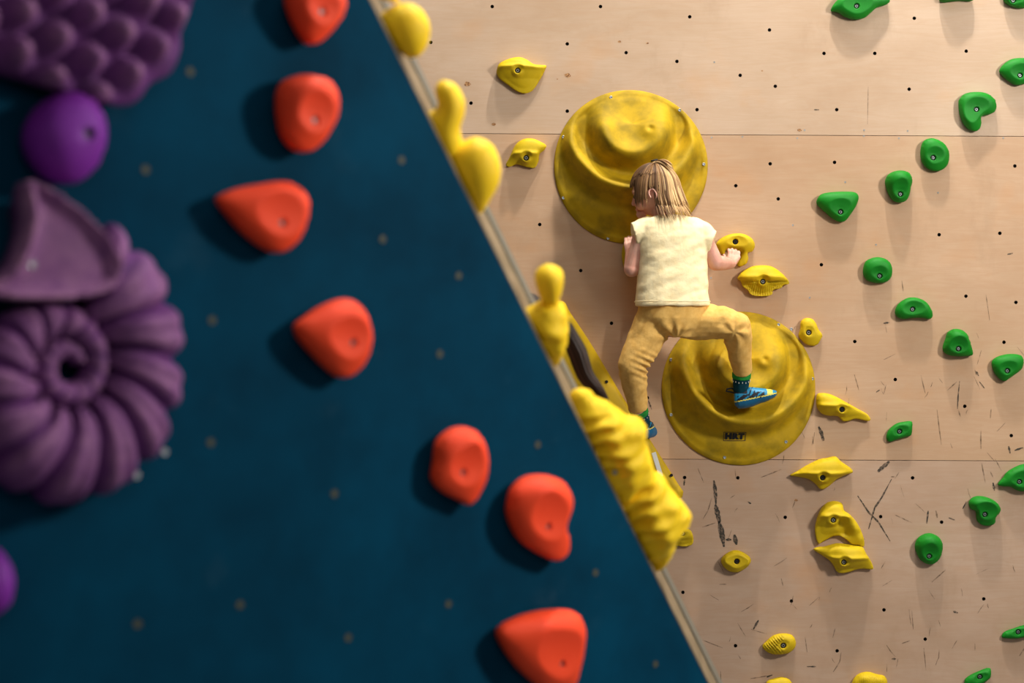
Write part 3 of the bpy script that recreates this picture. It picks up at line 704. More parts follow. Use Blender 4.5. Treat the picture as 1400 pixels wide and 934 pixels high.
for x, y, r in ((639,115,5),(675,170,3),(776,103,4.5),(847,57,2.5),(885,59,1.8),(1093,178,3),(1088.5,684,2.6),(1042,97,1.5),(762,108,1.2)):
    cx, cy = WALL.hit(x, y); k = len(vs); vs.append(WALL.pt(cx, cy, .0005))
    for i in range(16):
        a = 2*math.pi*i/16; rr = r/360*(.75+.3*noise.noise(Vector((math.cos(a)*1.5+x, math.sin(a)*1.5, 0)))); vs.append(WALL.pt(cx+rr*1.25*math.cos(a), cy+rr*.8*math.sin(a), .0005))
    for i in range(16): fs.append([k, k+1+i, k+1+(i+1) % 16])
mesh_obj('wood_knots', vs, fs, M['knot'], wall, smooth=False)['label'] = 'brown knots in the veneer'

# ------------------------------------------------------------------ blue wall with its slanting edge
ext0, ext1 = ET - ED*.9, EB + ED*.72
def at_z(z): return ET + ED*((z-ET.z)/ED.z)
zt, zb = 3.3, 0.02
top, bot = at_z(zt), at_z(zb)
lt = BLUE.pt(-2.2, zt-1.5); lb = BLUE.pt(-2.2, zb-1.5)
def prism(name, quad, off, mat, **kw):
    q = [Vector(p) for p in quad]; vs = q+[p+off for p in q]
    return mesh_obj(name, vs, [[0,1,2,3],[7,6,5,4],[0,4,5,1],[1,5,6,2],[2,6,7,3],[3,7,4,0]], mat, smooth=False, **kw)
blue = prism('wall_left', [lt, lb, bot, top], -BLUE.n*.004, M['blue']); fix_normals(blue.data)
tag(blue, 'dark blue painted climbing wall with a slanting right edge', kind='structure')
inn = -BLUE.n*.004
pe = prism('trim_1', [lt+inn, lb+inn, bot+inn, top+inn], -BLUE.n*.018, M['ply_edge']); fix_normals(pe.data)
tag(pe, 'bare plywood edge of the blue wall', kind='structure')
o1 = RD*.03
sd = prism('wall_side', [top+o1, bot+o1, bot+RD*.42, top+RD*.42], -NR*.018, M['side']); fix_normals(sd.data)
tag(sd, 'narrow brown side board behind the blue wall\'s edge', kind='structure')
tr = prism('trim_2', [top+RD*.30+NR*.004, bot+RD*.30+NR*.004, bot+RD*.47+NR*.004, top+RD*.47+NR*.004], -NR*.024, M['trim']); fix_normals(tr.data)
tag(tr, 'grey edge strip along the far side of the narrow board', kind='structure')
for q in [(260,98),(549,219),(523,327),(199,232),(290,438),(627,377),(601,484),(457,675),(288,605),(735,608),(814,783),(613,826),(476,872),(328,827),(188,853),(896,908),(40,4)]:
    w = on_blue(*q); u, v, n = frame(BLUE.n); vs, fs = [], []
    for r, h in ((.0085, .0003), (.0085, .0012), (.0055, .0012), (.0055, .0004)):
        for i in range(14): vs.append(w+u*r*math.cos(2*math.pi*i/14)+v*r*math.sin(2*math.pi*i/14)+n*h)
    for k in (0, 14, 28):
        for i in range(14): fs.append([k+i, k+(i+1) % 14, k+14+(i+1) % 14, k+14+i])
    fs.append([42+i for i in range(14)])
    mesh_obj('bolt_hole', vs, fs, M['brass'], blue, smooth=False)['label'] = 'brassy threaded insert'
fl = mesh_obj('floor', [(-5,-3,0),(6,-3,0),(6,6.1,0),(-5,6.1,0),(-5,-3,-.1),(6,-3,-.1),(6,6.1,-.1),(-5,6.1,-.1)], [[0,1,2,3],[7,6,5,4],[0,4,5,1],[1,5,6,2],[2,6,7,3],[3,7,4,0]], M['floor'], smooth=False)
tag(fl, 'grey padded floor', kind='structure')

# ------------------------------------------------------------------ people
def capsule(bm, a, b, ra, rb, flat=False, seg=20, squash=None):
    a, b = Vector(a), Vector(b); d = (b-a); L_ = d.length; n = d.normalized(); u, v, _ = frame(n)
    prof = []
    if flat: prof = [(0, ra), (L_, rb)]
    else:
        for i in range(1, 6): t_ = math.pi/2*(i/5-1); prof.append((ra*math.sin(t_), ra*math.cos(t_)))
        prof[-1] = (0, ra)
        for i in range(0, 5): t_ = math.pi/2*i/5; prof.append((L_+rb*math.sin(t_), rb*math.cos(t_)))
    rings = []
    for h, r in prof:
        ring = []
        for i in range(seg):
            t_ = 2*math.pi*i/seg; off = u*r*math.cos(t_)+v*r*math.sin(t_)
            if squash: off = off - squash[0]*(off.dot(squash[0]))*(1-squash[1])
            ring.append(bm.verts.new(a+n*h+off))
        rings.append(ring)
    for p, q in zip(rings[:-1], rings[1:]):
        for i in range(seg): bm.faces.new([p[i], p[(i+1) % seg], q[(i+1) % seg], q[i]])
    if flat: bm.faces.new(list(reversed(rings[0]))); bm.faces.new(rings[-1])
    else:
        for ring, pole, rev in ((rings[0], a-n*ra, True), (rings[-1], b+n*rb, False)):
            p = bm.verts.new(pole)
            for i in range(seg):
                f = [ring[i], ring[(i+1) % seg], p]; bm.faces.new(f[::-1] if rev else f)
def loft(bm, rings_, seg=40, power=2.2):
    """rings_: (centre, u half axis vector, v half axis vector)"""
    R_ = []
    for c, u, v in rings_:
        ring = []
        for i in range(seg):
            t_ = 2*math.pi*i/seg; cc, ss = math.cos(t_), math.sin(t_)
            k = (abs(cc)**power+abs(ss)**power)**(-1/power)
            ring.append(bm.verts.new(Vector(c)+Vector(u)*cc*k+Vector(v)*ss*k))
        R_.append(ring)
    for p, q in zip(R_[:-1], R_[1:]):
        for i in range(seg): bm.faces.new([p[i], p[(i+1) % seg], q[(i+1) % seg], q[i]])
    bm.faces.new(list(reversed(R_[0]))); bm.faces.new(R_[-1])
def ellipsoid(bm, c, rx, rot=None, seg=28, fn=None):
    r = bmesh.ops.create_uvsphere(bm, u_segments=seg, v_segments=seg//2+4, radius=1)
    for v in r['verts']:
        p = Vector((v.co.x*rx[0], v.co.y*rx[1], v.co.z*rx[2]))
        if fn: p = fn(p)
        if rot: p = rot @ p
        v.co = Vector(c)+p
def remesh(name, bm, voxel, smooth=3, mat=None, parent=None, disp=None, origin=None, factor=.5):
    bmesh.ops.recalc_face_normals(bm, faces=bm.faces)
    me = bpy.data.meshes.new('tmp'); bm.to_mesh(me); bm.free()
    o = link(bpy.data.objects.new('tmp', me))
    m = o.modifiers.new('r', 'REMESH'); m.mode = 'VOXEL'; m.voxel_size = voxel
    if smooth:
        s_ = o.modifiers.new('s', 'SMOOTH'); s_.iterations = smooth; s_.factor = factor
    dg = bpy.context.evaluated_depsgraph_get()
    me2 = bpy.data.meshes.new_from_object(o.evaluated_get(dg)); bpy.data.objects.remove(o)
    me2.name = name; me2.materials.clear(); me2.materials.append(mat)
    if disp:
        nr = [v.normal.copy() for v in me2.vertices]
        for v, n in zip(me2.vertices, nr): v.co += n*disp(v.co, n)
    og = Vector(origin) if origin is not None else Vector()
    for v in me2.vertices: v.co -= og
    me2.polygons.foreach_set('use_smooth', [True]*len(me2.polygons)); me2.update()
    ob = link(bpy.data.objects.new(name, me2))
    if parent: ob.parent = parent
    else: ob.location = og
    return ob
def head_shape(bm, c, rot, k):
    """k = scale (1 = child head 17.5 cm long). local +X is the face, +Z up"""
    def hf(p):
        x, y, z = p
        zt_ = z/(.098*k)
        if zt_ < 0:
            y *= 1+.30*zt_; 
            if x < 0: x *= 1+.42*zt_
            else: x *= 1+.05*zt_
        return Vector((x, y, z))
    ellipsoid(bm, c, (.086*k, .071*k, .098*k), rot, 40, hf)
    L_ = lambda x, y, z: Vector(c)+rot @ Vector((x*k, y*k, z*k))
    capsule(bm, L_(.082,0,-.004), L_(.092,0,-.026), .008*k, .0095*k)          # nose
    for s_ in (-1, 1):
        capsule(bm, L_(.088,s_*.006,-.028), L_(.085,s_*.009,-.029), .006*k, .005*k)
        ellipsoid(bm, L_(.056,s_*.034,-.035), (.026*k,.024*k,.024*k), rot)      # cheeks
        capsule(bm, L_(.076,s_*.018,.018), L_(.066,s_*.042,.014), .010*k, .009*k)   # brow
        # ear: rim and lobe
        prev = None
        for i in range(9):
            t_ = math.radians(-70+i*35); q = L_(-.004-.014*math.cos(t_+.2), s_*(.078+.003*math.sin(i)), -.008+.021*math.sin(t_)*1.0)
            if prev is not None: capsule(bm, prev, q, .0036*k, .0036*k, seg=8)
            prev = q
        ellipsoid(bm, L_(-.002, s_*.068, -.008), (.010*k,.005*k,.018*k), rot, 16)
    ellipsoid(bm, L_(.072,0,-.072), (.020*k,.026*k,.018*k), rot)                  # chin
    capsule(bm, L_(.083,-.013,-.050), L_(.083,.013,-.050), .0062*k, .0062*k, seg=10)   # lips
    capsule(bm, L_(.081,-.010,-.058), L_(.081,.010,-.058), .0062*k, .0062*k, seg=10)
    return L_
def hand(bm, wrist, palm_c, fdir, across, out, k=1.0, curl=1.0, thumb=1):
    """fdir: along the fingers; across: from the little finger to the index; out: towards the wall (curl direction)"""
    wrist, palm_c = Vector(wrist), Vector(palm_c)
    fdir, across, out = (Vector(q).normalized() for q in (fdir, across, out))
    for s_ in (-1.1, -.4, .4, 1.1):
        capsule(bm, wrist+across*s_*.007*k, palm_c+across*s_*.0155*k+fdir*.014*k, .0125*k, .0085*k, seg=12)
    kn = [(-1.5, .030, .0052), (-.5, .037, .0058), (.5, .040, .006), (1.5, .036, .0058)]
    for s_, L_, r in kn:
        p0 = palm_c+across*s_*.0118*k+fdir*.016*k
        d = (fdir+across*s_*.05).normalized()
        p1 = p0 + d*L_*.42*k + out*.004*k
        d2 = (d*math.cos(.9*curl)+out*math.sin(.9*curl)); p2 = p1 + d2*L_*.36*k
        d3 = (d*math.cos(1.7*curl)+out*math.sin(1.7*curl)); p3 = p2 + d3*L_*.3*k
        capsule(bm, p0, p1, r*1.12*k, r*1.05*k, seg=10); capsule(bm, p1, p2, r*1.08*k, r*.95*k, seg=10); capsule(bm, p2, p3, r*.95*k, r*.8*k, seg=10)
    t0 = palm_c+across*thumb*.016*k-fdir*.006*k
    t1_ = t0+(across*thumb*.9+fdir*.6+out*.3).normalized()*.02*k; t2 = t1_+(fdir*.8+across*thumb*.2+out*.6).normalized()*.017*k
    capsule(bm, t0, t1_, .008*k, .0068*k, seg=10); capsule(bm, t1_, t2, .0068*k, .0055*k, seg=10)
def hair_mesh(name, parent, mat, locks, sides=6):
    vs, fs, wr = [], [], []
    for path, rad, shade in locks:
        n_ = len(path); k = len(vs)
        for i, p in enumerate(path):
            d = (path[min(i+1, n_-1)]-path[max(i-1, 0)]).normalized(); u, v, _ = frame(d)
            t_ = i/(n_-1); r = rad*(.55+.9*math.sin(math.pi*min(1, t_*.75+.12)))*(1 if t_ < .75 else max(.06, (1-t_)/.25))
            for j in range(sides):
                a = 2*math.pi*j/sides; vs.append(p+u*r*math.cos(a)+v*r*math.sin(a)-parent.location); wr.append(max(0, min(1, shade+.18*t_)))
        for i in range(n_-1):
            for j in range(sides): fs.append([k+i*sides+j, k+i*sides+(j+1) % sides, k+(i+1)*sides+(j+1) % sides, k+(i+1)*sides+j])
        fs.append([k+j for j in range(sides)]); fs.append([k+(n_-1)*sides+j for j in reversed(range(sides))])
    o = mesh_obj(name, vs, fs, mat, parent)
    at = o.data.attributes.new('wear', 'FLOAT', 'POINT'); at.data.foreach_set('value', wr)
    return o
def nz(p, s, o=0): return noise.noise(Vector((p[0]*s[0]+o, p[1]*s[1], p[2]*s[2])))

# ---- the climbing child, seen from behind
HC = P(896, 262, 5.80)
fwd = Vector((-.93, .30, -.20)).normalized()
upv = Vector((-.10, -.10, 1)); upv = (upv-fwd*upv.dot(fwd)).normalized(); lft = upv.cross(fwd)
HR = Matrix((fwd, lft, upv)).transposed()
bm = bmesh.new()
hl = head_shape(bm, HC, HR, .96)
Yb = 5.765
capsule(bm, P(902,285,5.79), P(914,312,5.77), .034, .040)                       # neck
loft(bm, [(P(919,425,Yb), (.112,0,0), (0,.072,0)), (P(919,370,Yb), (.098,0,0), (0,.066,0)), (P(920,330,Yb), (.108,0,0), (0,.066,0)), (P(920,310,Yb), (.098,0,0), (0,.05,0)), (P(917,302,Yb), (.045,0,0), (0,.035,0))])
# left arm: shoulder, elbow, wrist
LS, LE, LW = P(880,318,5.76), P(864,368,5.76), P(862,345,5.89)
capsule(bm, LS, LE, .036, .029); capsule(bm, LE, LW, .030, .019)
hand(bm, LW, P(862,338,5.915), (.0,.25,1), (1,0,0), (.1,1,.1), 1.0, 1.0, 1)
RS, RE, RW = P(959,324,5.76), P(978,359,5.765), P(999,361,5.868)
capsule(bm, RS, RE, .036, .0295); capsule(bm, RE, (RE+RW)/2, .0295, .0265); capsule(bm, (RE+RW)/2, RW, .0265, .0185)
hand(bm, RW, P(1003,356,5.905), (.10,.12,1), (-1,0,.12), (-.05,1,0), 1.0, .95, 1)
# hips and legs under the trousers
LH, LK, LA = P(895,440,Yb), P(864,498,5.75), P(873,566,5.83)
RH, RK, RA = P(947,441,Yb), P(1006,447,5.74), P(1014,516,5.845)
capsule(bm, P(905,438,Yb), P(938,438,Yb), .062, .062)
for H_, K_, A_ in ((LH, LK, LA), (RH, RK, RA)):
    capsule(bm, H_, K_, .055, .042); capsule(bm, K_, A_, .040, .024)
capsule(bm, LA, P(880,592,5.90), .024, .020); capsule(bm, RA, P(1013,545,5.86), .024, .022); capsule(bm, P(1013,545,5.86), P(1045,543,5.875), .022, .015)
child = remesh('person', bm, .0024, 4, M['skin'], origin=P(920,440,5.77))
tag(child, 'child climbing the plywood wall in a cream T-shirt and mustard trousers, seen from behind', 'person')
O_ = child.location
# eyes
for s_ in (-1, 1):
    bm = bmesh.new(); ellipsoid(bm, hl(.070, s_*.030, -.002), (.012,.013,.010), HR, 20)
    me = bpy.data.meshes.new('eye'); 
    for v in bm.verts: v.co -= O_
    bm.to_mesh(me); bm.free(); me.materials.append(M['eye']); me.polygons.foreach_set('use_smooth', [True]*len(me.polygons))
    e = link(bpy.data.objects.new('eye', me)); e.parent = child
# hair
random.seed(11)
locks = []
ZC = P(0, 294, 5.7).z
crown = Vector((-.020, 0, .100))
def skull(p, k):                    # push a local point onto the skull ellipsoid scaled by k
    q = Vector((p[0]/.083, p[1]/.069, p[2]/.095)); q.normalize(); return Vector((q.x*.083*k, q.y*.069*k, q.z*.095*k))
def W(p): return HC + HR @ Vector(p)
def lock(phi, layer, end_polar, hang, shade, rad, drift=(0,0,0), start=.08):
    """phi azimuth from the face; end_polar where it leaves the skull; hang length of the free end"""
    pts = []; n1 = 12
    for i in range(n1+1):
        th = start + (end_polar-start)*i/n1
        ph = phi
        d = Vector((math.sin(th)*math.cos(ph), math.sin(th)*math.sin(ph), math.cos(th)))
        # crown sits a little behind the top
        d = (d + Vector((-.25*math.cos(th)*1.0, 0, 0))).normalized()
        pts.append(W(skull((d.x*.083, d.y*.069, d.z*.095), layer)))
    if hang > 0:
        last = pts[-1]; tan = (pts[-1]-pts[-2]).normalized(); dn = (Vector((0,0,-1))+Vector(drift)).normalized(); n2 = 9
        for i in range(1, n2+1):
            t_ = i/n2; d = (tan*(1-t_)*.8+dn*(.25+t_)).normalized(); q = pts[-1]+d*hang/n2
            if phi > .9 and q.z < ZC+.03:                 # the free ends lie on top of the shirt
                lim = 5.700-.034*min(1, max(0, (ZC+.03-q.z)/.05))-.008*layer
                if q.y > lim: q.y += (lim-q.y)*.32
            pts.append(q)
    return pts, rad, shade
for i in range(900):
    phi = random.uniform(-math.pi, math.pi); ap = abs(phi)
    sh = max(0, min(1, .42+1.1*noise.noise(Vector((phi*3.2, 1.7, 0)))+random.gauss(0,.2))); ly = random.uniform(1.03, 1.115)
    rad = random.uniform(.0016, .0034)
    if ap < .75:                                          # fringe
        locks.append(lock(phi, ly, random.uniform(.85, 1.22), random.uniform(.0, .012), sh*.5, rad*.8))
    elif ap < 1.36:                                       # temples, strands falling over the cheek
        locks.append(lock(phi, ly, random.uniform(1.25, 1.6), random.uniform(.01, .06), sh*.75, rad*.75, (.05,0,0)))
    elif ap < 1.72:                                       # tucked behind the ear
        locks.append(lock(phi+.15*(1 if phi > 0 else -1), random.uniform(1.03,1.09), random.uniform(1.26, 1.42), random.uniform(.0, .010), sh*.7, rad*.7))
        locks.append(lock((2.1+random.uniform(0,.3))*(1 if phi > 0 else -1), ly, 1.7, random.uniform(.05, .085), sh, rad, (.25,-.25 if phi > 0 else 0,0)))
    else:
        back = (ap-1.75)/(math.pi-1.75)
        locks.append(lock(phi, ly+.02*back, random.uniform(1.55, 1.85), random.uniform(.045, .10)+.012*back, sh*(.8+.45*back), rad, (.25+.28*back+random.uniform(-.08,.08), -.25 if phi > 0 else -.05, 0)))
# small tied tuft at the crown
for i in range(70):
    a = random.uniform(0, 2*math.pi); s0 = crown + Vector((random.uniform(-.01,.01), random.uniform(-.012,.012), .004))
    st_ = W(s0); pts = [st_]; d = Vector((random.gauss(.45,.12), random.gauss(-.25,.12), random.gauss(.25,.12)))
    for k in range(9):
        d = (d+Vector((.10,-.02,-.22))).normalized(); pts.append(pts[-1]+d*.0085)
    locks.append((pts, .0028, random.uniform(.15, .9)))
hair = hair_mesh('hair', child, M['hair'], locks); hair['label'] = 'straight shoulder-length blond-brown hair with a fringe'
bm = bmesh.new(); 
ellipsoid(bm, HC, (.0855,.072,.098), HR, 40, lambda p: Vector((p.x, p.y, p.z)) if (p.z > .002 and p.x < .07) or p.x < -.012 else Vector((p.x*.80, p.y*.80, p.z*.8)))
for v in bm.verts: v.co -= O_
me = bpy.data.meshes.new('under_hair'); bm.to_mesh(me); bm.free(); me.materials.append(M['hair']); me.polygons.foreach_set('use_smooth', [True]*len(me.polygons))
uh = link(bpy.data.objects.new('scalp_hair', me)); uh.parent = hair
at = me.attributes.new('wear', 'FLOAT', 'POINT'); at.data.foreach_set('value', [.12]*len(me.vertices))
bm = bmesh.new(); c_ = W((-.022,0,.112))
for i in range(12):
    a, b = 2*math.pi*i/12, 2*math.pi*(i+1)/12
    q = lambda t_: c_+HR @ Vector((.011*math.cos(t_), .011*math.sin(t_), 0))
    capsule(bm, q(a), q(b), .003, .003, seg=8)
me = bpy.data.meshes.new('hair_tie'); 
for v in bm.verts: v.co -= O_
bm.to_mesh(me); bm.free(); me.materials.append(M['black'])
ht = link(bpy.data.objects.new('hair_tie', me)); ht.parent = hair
# T-shirt
def shirt_d(p, n):
    q = p; back = max(0, -n.y)
    w = .0016*nz(q, (14, 6, 30), 3) + .0010*nz(q, (30, 10, 50), 9)
    w += .0026*nz(Vector((q.x+q.z*.6, q.y, q.z-q.x*.5)), (8, 4, 30), 5)
    z_ = (q.z-1.5)*375                                    # px above the picture centre line
    w += .0035*math.sin((q.x*1.0)*95+2*nz(q,(5,5,5)))*max(0, min(1, (105-z_)/90))*.55
    return w
bm = bmesh.new()
def ring(px, py, hw, hd, Y=Yb, dz=0): return (P(px,py,Y), (hw,0,dz), (0,hd,0))
loft(bm, [ring(919,419,.137,.104), ring(919,416,.137,.104), ring(919,400,.133,.100), ring(919.5,370,.127,.092), ring(919.5,345,.126,.088), ring(920,325,.129,.084), ring(920,312,.128,.074), ring(919,304,.114,.064), ring(918,299,.092,.056), ring(917,295.5,.060,.050), ring(917,294,.052,.046)], 56, 2.5)
capsule(bm, P(892,316,Yb), P(866,322,5.762), .052, .049, flat=True)
capsule(bm, P(885,312,Yb), P(880,314,Yb), .045, .045)
capsule(bm, P(938,319,Yb), P(974,331.5,5.755), .056, .044, flat=True)
capsule(bm, P(946,314,Yb), P(960,320,5.757), .047, .047)
shirt = remesh('t_shirt', bm, .0036, 5, M['shirt'], child, shirt_d, O_); shirt['label'] = 'cream short-sleeved T-shirt'
# hem seam
vs, fs = [], []
for zi, (py, e) in enumerate(((413.4,.0016),(412.6,.0028),(411.8,.0016))):
    for i in range(80):
        a = 2*math.pi*i/80; cc, ss = math.cos(a), math.sin(a); k = (abs(cc)**2.5+abs(ss)**2.5)**(-1/2.5)
        vs.append(P(919,py,Yb)+Vector((cc*k*(.1358+e), ss*k*(.1028+e), 0))-O_)
for zi in range(2):
    for i in range(80): fs.append([zi*80+i, zi*80+(i+1) % 80, (zi+1)*80+(i+1) % 80, (zi+1)*80+i])
mesh_obj('hem', vs, fs, M['shirt'], shirt)
# trousers
def pants_d(p, n):
    w = .0022*nz(p, (26, 16, 26), 2)
    kx, kz = (p.x-P(1000,455,Yb).x), (p.z-P(1000,455,Yb).z)
    r = math.hypot(kx, kz); a = math.atan2(kz, kx)
    w += .0045*math.exp(-(r/.07)**2)*math.sin(a*6+r*30+.8)*min(1, r/.035)                          # fan of folds behind the bent knee
    kx, kz = (p.x-P(885,502,Yb).x), (p.z-P(885,502,Yb).z); r = math.hypot(kx, kz)
    w += .0055*math.exp(-(r/.042)**2)*math.sin(kz*260+kx*110) + .003*nz(Vector((p.x+p.z*.5, p.y, p.z-p.x*.6)), (7, 8, 26), 4)
    kx, kz = (p.x-P(924,462,Yb).x), (p.z-P(924,462,Yb).z); r = math.hypot(kx, kz); a = math.atan2(kz, kx)
    w += .0042*math.exp(-(r/.10)**2)*math.sin(a*8+r*20)*min(1, r/.035)
    w += .003*nz(Vector((p.x*.7+p.z*.7, p.y, p.z-p.x)), (9, 8, 38), 7)
    return w
bm = bmesh.new()
loft(bm, [ring(919,408,.118,.086), ring(919,420,.126,.093), ring(919,435,.128,.098), ring(922,450,.100,.088), ring(924,460,.06,.06)], 48, 2.3)
capsule(bm, P(897,436,Yb), P(872,485,5.752), .074, .060); capsule(bm, P(872,485,5.752), P(864,500,5.75), .060, .053)
capsule(bm, P(864,500,5.75), P(872.5,560,5.825), .053, .036, flat=True); capsule(bm, P(864,500,5.75), P(867,520,5.775), .052, .046)
capsule(bm, P(944,439,Yb), P(985,441,5.745), .070, .062); capsule(bm, P(985,441,5.745), P(1006,446,5.74), .062, .054)
capsule(bm, P(1006,446,5.74), P(1015,509,5.835), .053, .037, flat=True); capsule(bm, P(1007,448,5.74), P(1011,478,5.79), .054, .043)
pants = remesh('trousers', bm, .0036, 5, M['pants'], child, pants_d, O_); pants['label'] = 'mustard yellow trousers'
def seam_tube(name, pts, r, mat, parent, seg=8):
    bm = bmesh.new()
    for a, b in zip(pts[:-1], pts[1:]): capsule(bm, a, b, r, r, seg=seg)
    for v in bm.verts: v.co -= O_
    me = bpy.data.meshes.new(name); bm.to_mesh(me); bm.free(); me.materials.append(mat); me.polygons.foreach_set('use_smooth', [True]*len(me.polygons))
    o = link(bpy.data.objects.new(name, me)); o.parent = parent; return o
# socks and shoes
def sock(A_, B_, r0, r1):
    bm = bmesh.new(); capsule(bm, A_, B_, r0, r1, flat=True, seg=24)
    s_ = remesh('sock', bm, .003, 2, M['sock'], child, lambda p, n: .001*nz(p, (60,60,60)), O_); s_['label'] = 'dark teal ankle sock'
    d = (B_-A_).normalized()
    bm = bmesh.new(); capsule(bm, A_-d*.002, A_+d*.020, r0*1.05, r0*1.05, flat=True, seg=24)
    c = remesh('sock_cuff', bm, .003, 2, M['sockg'], s_, None, O_); c['label'] = 'bright green cuff band'
    # pale stitched pattern round the ankle
    bm = bmesh.new(); u, v, n = frame(d)
    for i in range(16):
        a = 2*math.pi*i/16; o_ = (u*math.cos(a)+v*math.sin(a)); q = A_+d*(.026+.0015*(i % 2))+o_*(r0*1.0)
        capsule(bm, q, q+d*.003+v.cross(o_)*.001, .0012, .0012, seg=6)
    me = bpy.data.meshes.new('pattern'); 
    for vv in bm.verts: vv.co -= O_
    bm.to_mesh(me); bm.free(); me.materials.append(M['white']); p = link(bpy.data.objects.new('sock_pattern', me)); p.parent = s_
sock(P(1014,510,5.838), P(1012.5,536,5.858), .0335, .0275)
sock(P(873,560,5.828), P(880,588,5.89), .033, .030)
def shoe(T):
    """T maps (px, py, depth offset) of the right shoe to the world"""
    st_ = [(1003.5,543,5,.018),(1005,544,10.5,.027),(1010,544.5,14.5,.0335),(1019,544,14.5,.036),(1028,542.8,13.5,.0355),(1037,541.5,11,.035),(1046,540.5,9.2,.036),(1053,539.5,7.2,.033),(1058.5,538.5,5.2,.026),(1062,537.5,2.8,.014)]
    bm = bmesh.new()
    loft(bm, [(T(x, y, 0), T(x, y-hh, 0)-T(x, y, 0), T(x, y, w)-T(x, y, 0)) for x, y, hh, w in st_], 36, 2.4)
    s_ = remesh('climbing_shoe', bm, .0022, 3, M['shoe'], child, None, O_); s_['label'] = 'blue climbing shoe with yellow toe panel'
    for m_ in (M['rubber'], M['shoey'], M['black']): s_.data.materials.append(m_)
    org_, ax, up_ = T(1004,560,0), T(1005,560,0)-T(1004,560,0), T(1004,559,0)-T(1004,560,0)
    sc = ax.length; ax = ax.normalized(); up_ = up_.normalized()
    for p in s_.data.polygons:
        q = p.center+O_-org_; x = 1004+q.dot(ax)/sc; y = 560-q.dot(up_)/sc
        line = 554-(x-1004)*.21
        if y > line-4.0: p.material_index = 1
        elif y > line-5.6: p.material_index = 2
        elif 1047 < x < 1054 + (544-y)*.1 and y < line-4: p.material_index = 2
        elif 1006 < x < 1043 and line-12 < y < line-5 and (x+y*1.3) % 11 < 7.5: p.material_index = 3
        elif x < 1020 and y < 538: p.material_index = 3
    # lacing straps over the instep
    bm = bmesh.new()
    for i in range(4):
        x = 1027+i*5.2; w = .0355; yt = 543-(12.6-.8*i)
        pts = [T(x-3, yt+11, -w*.98), T(x-1, yt+4.5, -w*.9), T(x+1, yt+.3, -w*.45), T(x+1.8, yt-.7, 0), T(x+1, yt+.3, w*.45), T(x-1, yt+4.5, w*.9)]
        for a, b in zip(pts[:-1], pts[1:]): capsule(bm, a, b, .0023, .0023, seg=8)
    for v in bm.verts: v.co -= O_
    me = bpy.data.meshes.new('laces'); bm.to_mesh(me); bm.free(); me.materials.append(M['black']); l_ = link(bpy.data.objects.new('laces', me)); l_.parent = s_
    bm = bmesh.new(); pts = [T(1006,534,0), T(1000,531,0), T(994,532,0), T(993,535,0), T(999,536,0), T(1006,538,0)]
    for a, b in zip(pts[:-1], pts[1:]): capsule(bm, a, b, .0028, .0028, seg=8)
    for v in bm.verts: v.co -= O_
    me = bpy.data.meshes.new('pull_loop'); bm.to_mesh(me); bm.free(); me.materials.append(M['black']); l_ = link(bpy.data.objects.new('pull_loop', me)); l_.parent = s_
shoe(lambda x, y, d: P(x, y, 5.862+d*1.0))
# the other shoe points into the wall, toe up against it
def T2(x, y, d):
    c = P(880, 590, 5.885); fx = (x-1020)/368; fz = -(y-548)/368
    return c + Vector((.22, .60, -.25)).normalized()*fx*.9 + Vector((d, 0, 0)) + Vector((-.05,.1,1)).normalized()*fz
shoe(T2)

# ---- second person standing behind the blue wall: only hair shows past the corner
Y2 = 4.62
def Q(px, py, dy=0): return P(px, py, Y2+dy)
H2 = Q(712, 455); f2 = Vector((-.75,.62,-.05)).normalized(); u2 = Vector((0,0,1)); u2 = (u2-f2*u2.dot(f2)).normalized(); R2 = Matrix((f2, u2.cross(f2), u2)).transposed()
bm = bmesh.new(); head_shape(bm, H2, R2, 1.08)
nk = H2+Vector((0,0,-.16)); g_ = lambda x, y, z: Vector((H2.x+x-.03, H2.y+y, z))
capsule(bm, H2+Vector((.0,0,-.06)), nk, .05, .055)
loft(bm, [(g_(0,0,.78),(.15,0,0),(0,.10,0)), (g_(0,0,1.0),(.12,0,0),(0,.09,0)), (g_(0,0,1.22),(.15,0,0),(0,.10,0)), (g_(0,0,1.34),(.15,0,0),(0,.08,0)), (g_(0,0,1.38),(.06,0,0),(0,.05,0))])
for s_ in (-1, 1):
    sh, el, wr_ = g_(s_*.15,0,1.33), g_(s_*.17,.03,1.06), g_(s_*.14,.16,.92)
    capsule(bm, sh, el, .045, .036); capsule(bm, el, wr_, .036, .024)
    hand(bm, wr_, wr_+Vector((0,.05,-.03)), (0,.8,-.6), (-s_,0,0), (0,-.3,-1), 1.45, .6, 1)
    hp, kn_, an = g_(s_*.09,0,.80), g_(s_*.10,-.01,.46), g_(s_*.10,.02,.09)
    capsule(bm, hp, kn_, .085, .056); capsule(bm, kn_, an, .054, .034); capsule(bm, an+Vector((0,.02,-.04)), g_(s_*.11,.0,.0)+Vector((0,.17,.035)), .040, .030)
per2 = remesh('person', bm, .005, 3, M['skin'], origin=g_(0,0,0))
tag(per2, 'person almost wholly hidden behind the blue wall\'s edge, dark brown hair showing', 'person')
save = O_; O_ = per2.location
bm = bmesh.new()
loft(bm, [(g_(0,0,.76),(.165,0,0),(0,.115,0)), (g_(0,0,1.0),(.14,0,0),(0,.105,0)), (g_(0,0,1.22),(.165,0,0),(0,.115,0)), (g_(0,0,1.35),(.165,0,0),(0,.095,0)), (g_(0,0,1.40),(.07,0,0),(0,.06,0))])
for s_ in (-1, 1): capsule(bm, g_(s_*.14,0,1.33), g_(s_*.165,.02,1.15), .058, .05, flat=True)
remesh('t_shirt', bm, .007, 4, M['dark_cloth'], per2, None, O_)
bm = bmesh.new()
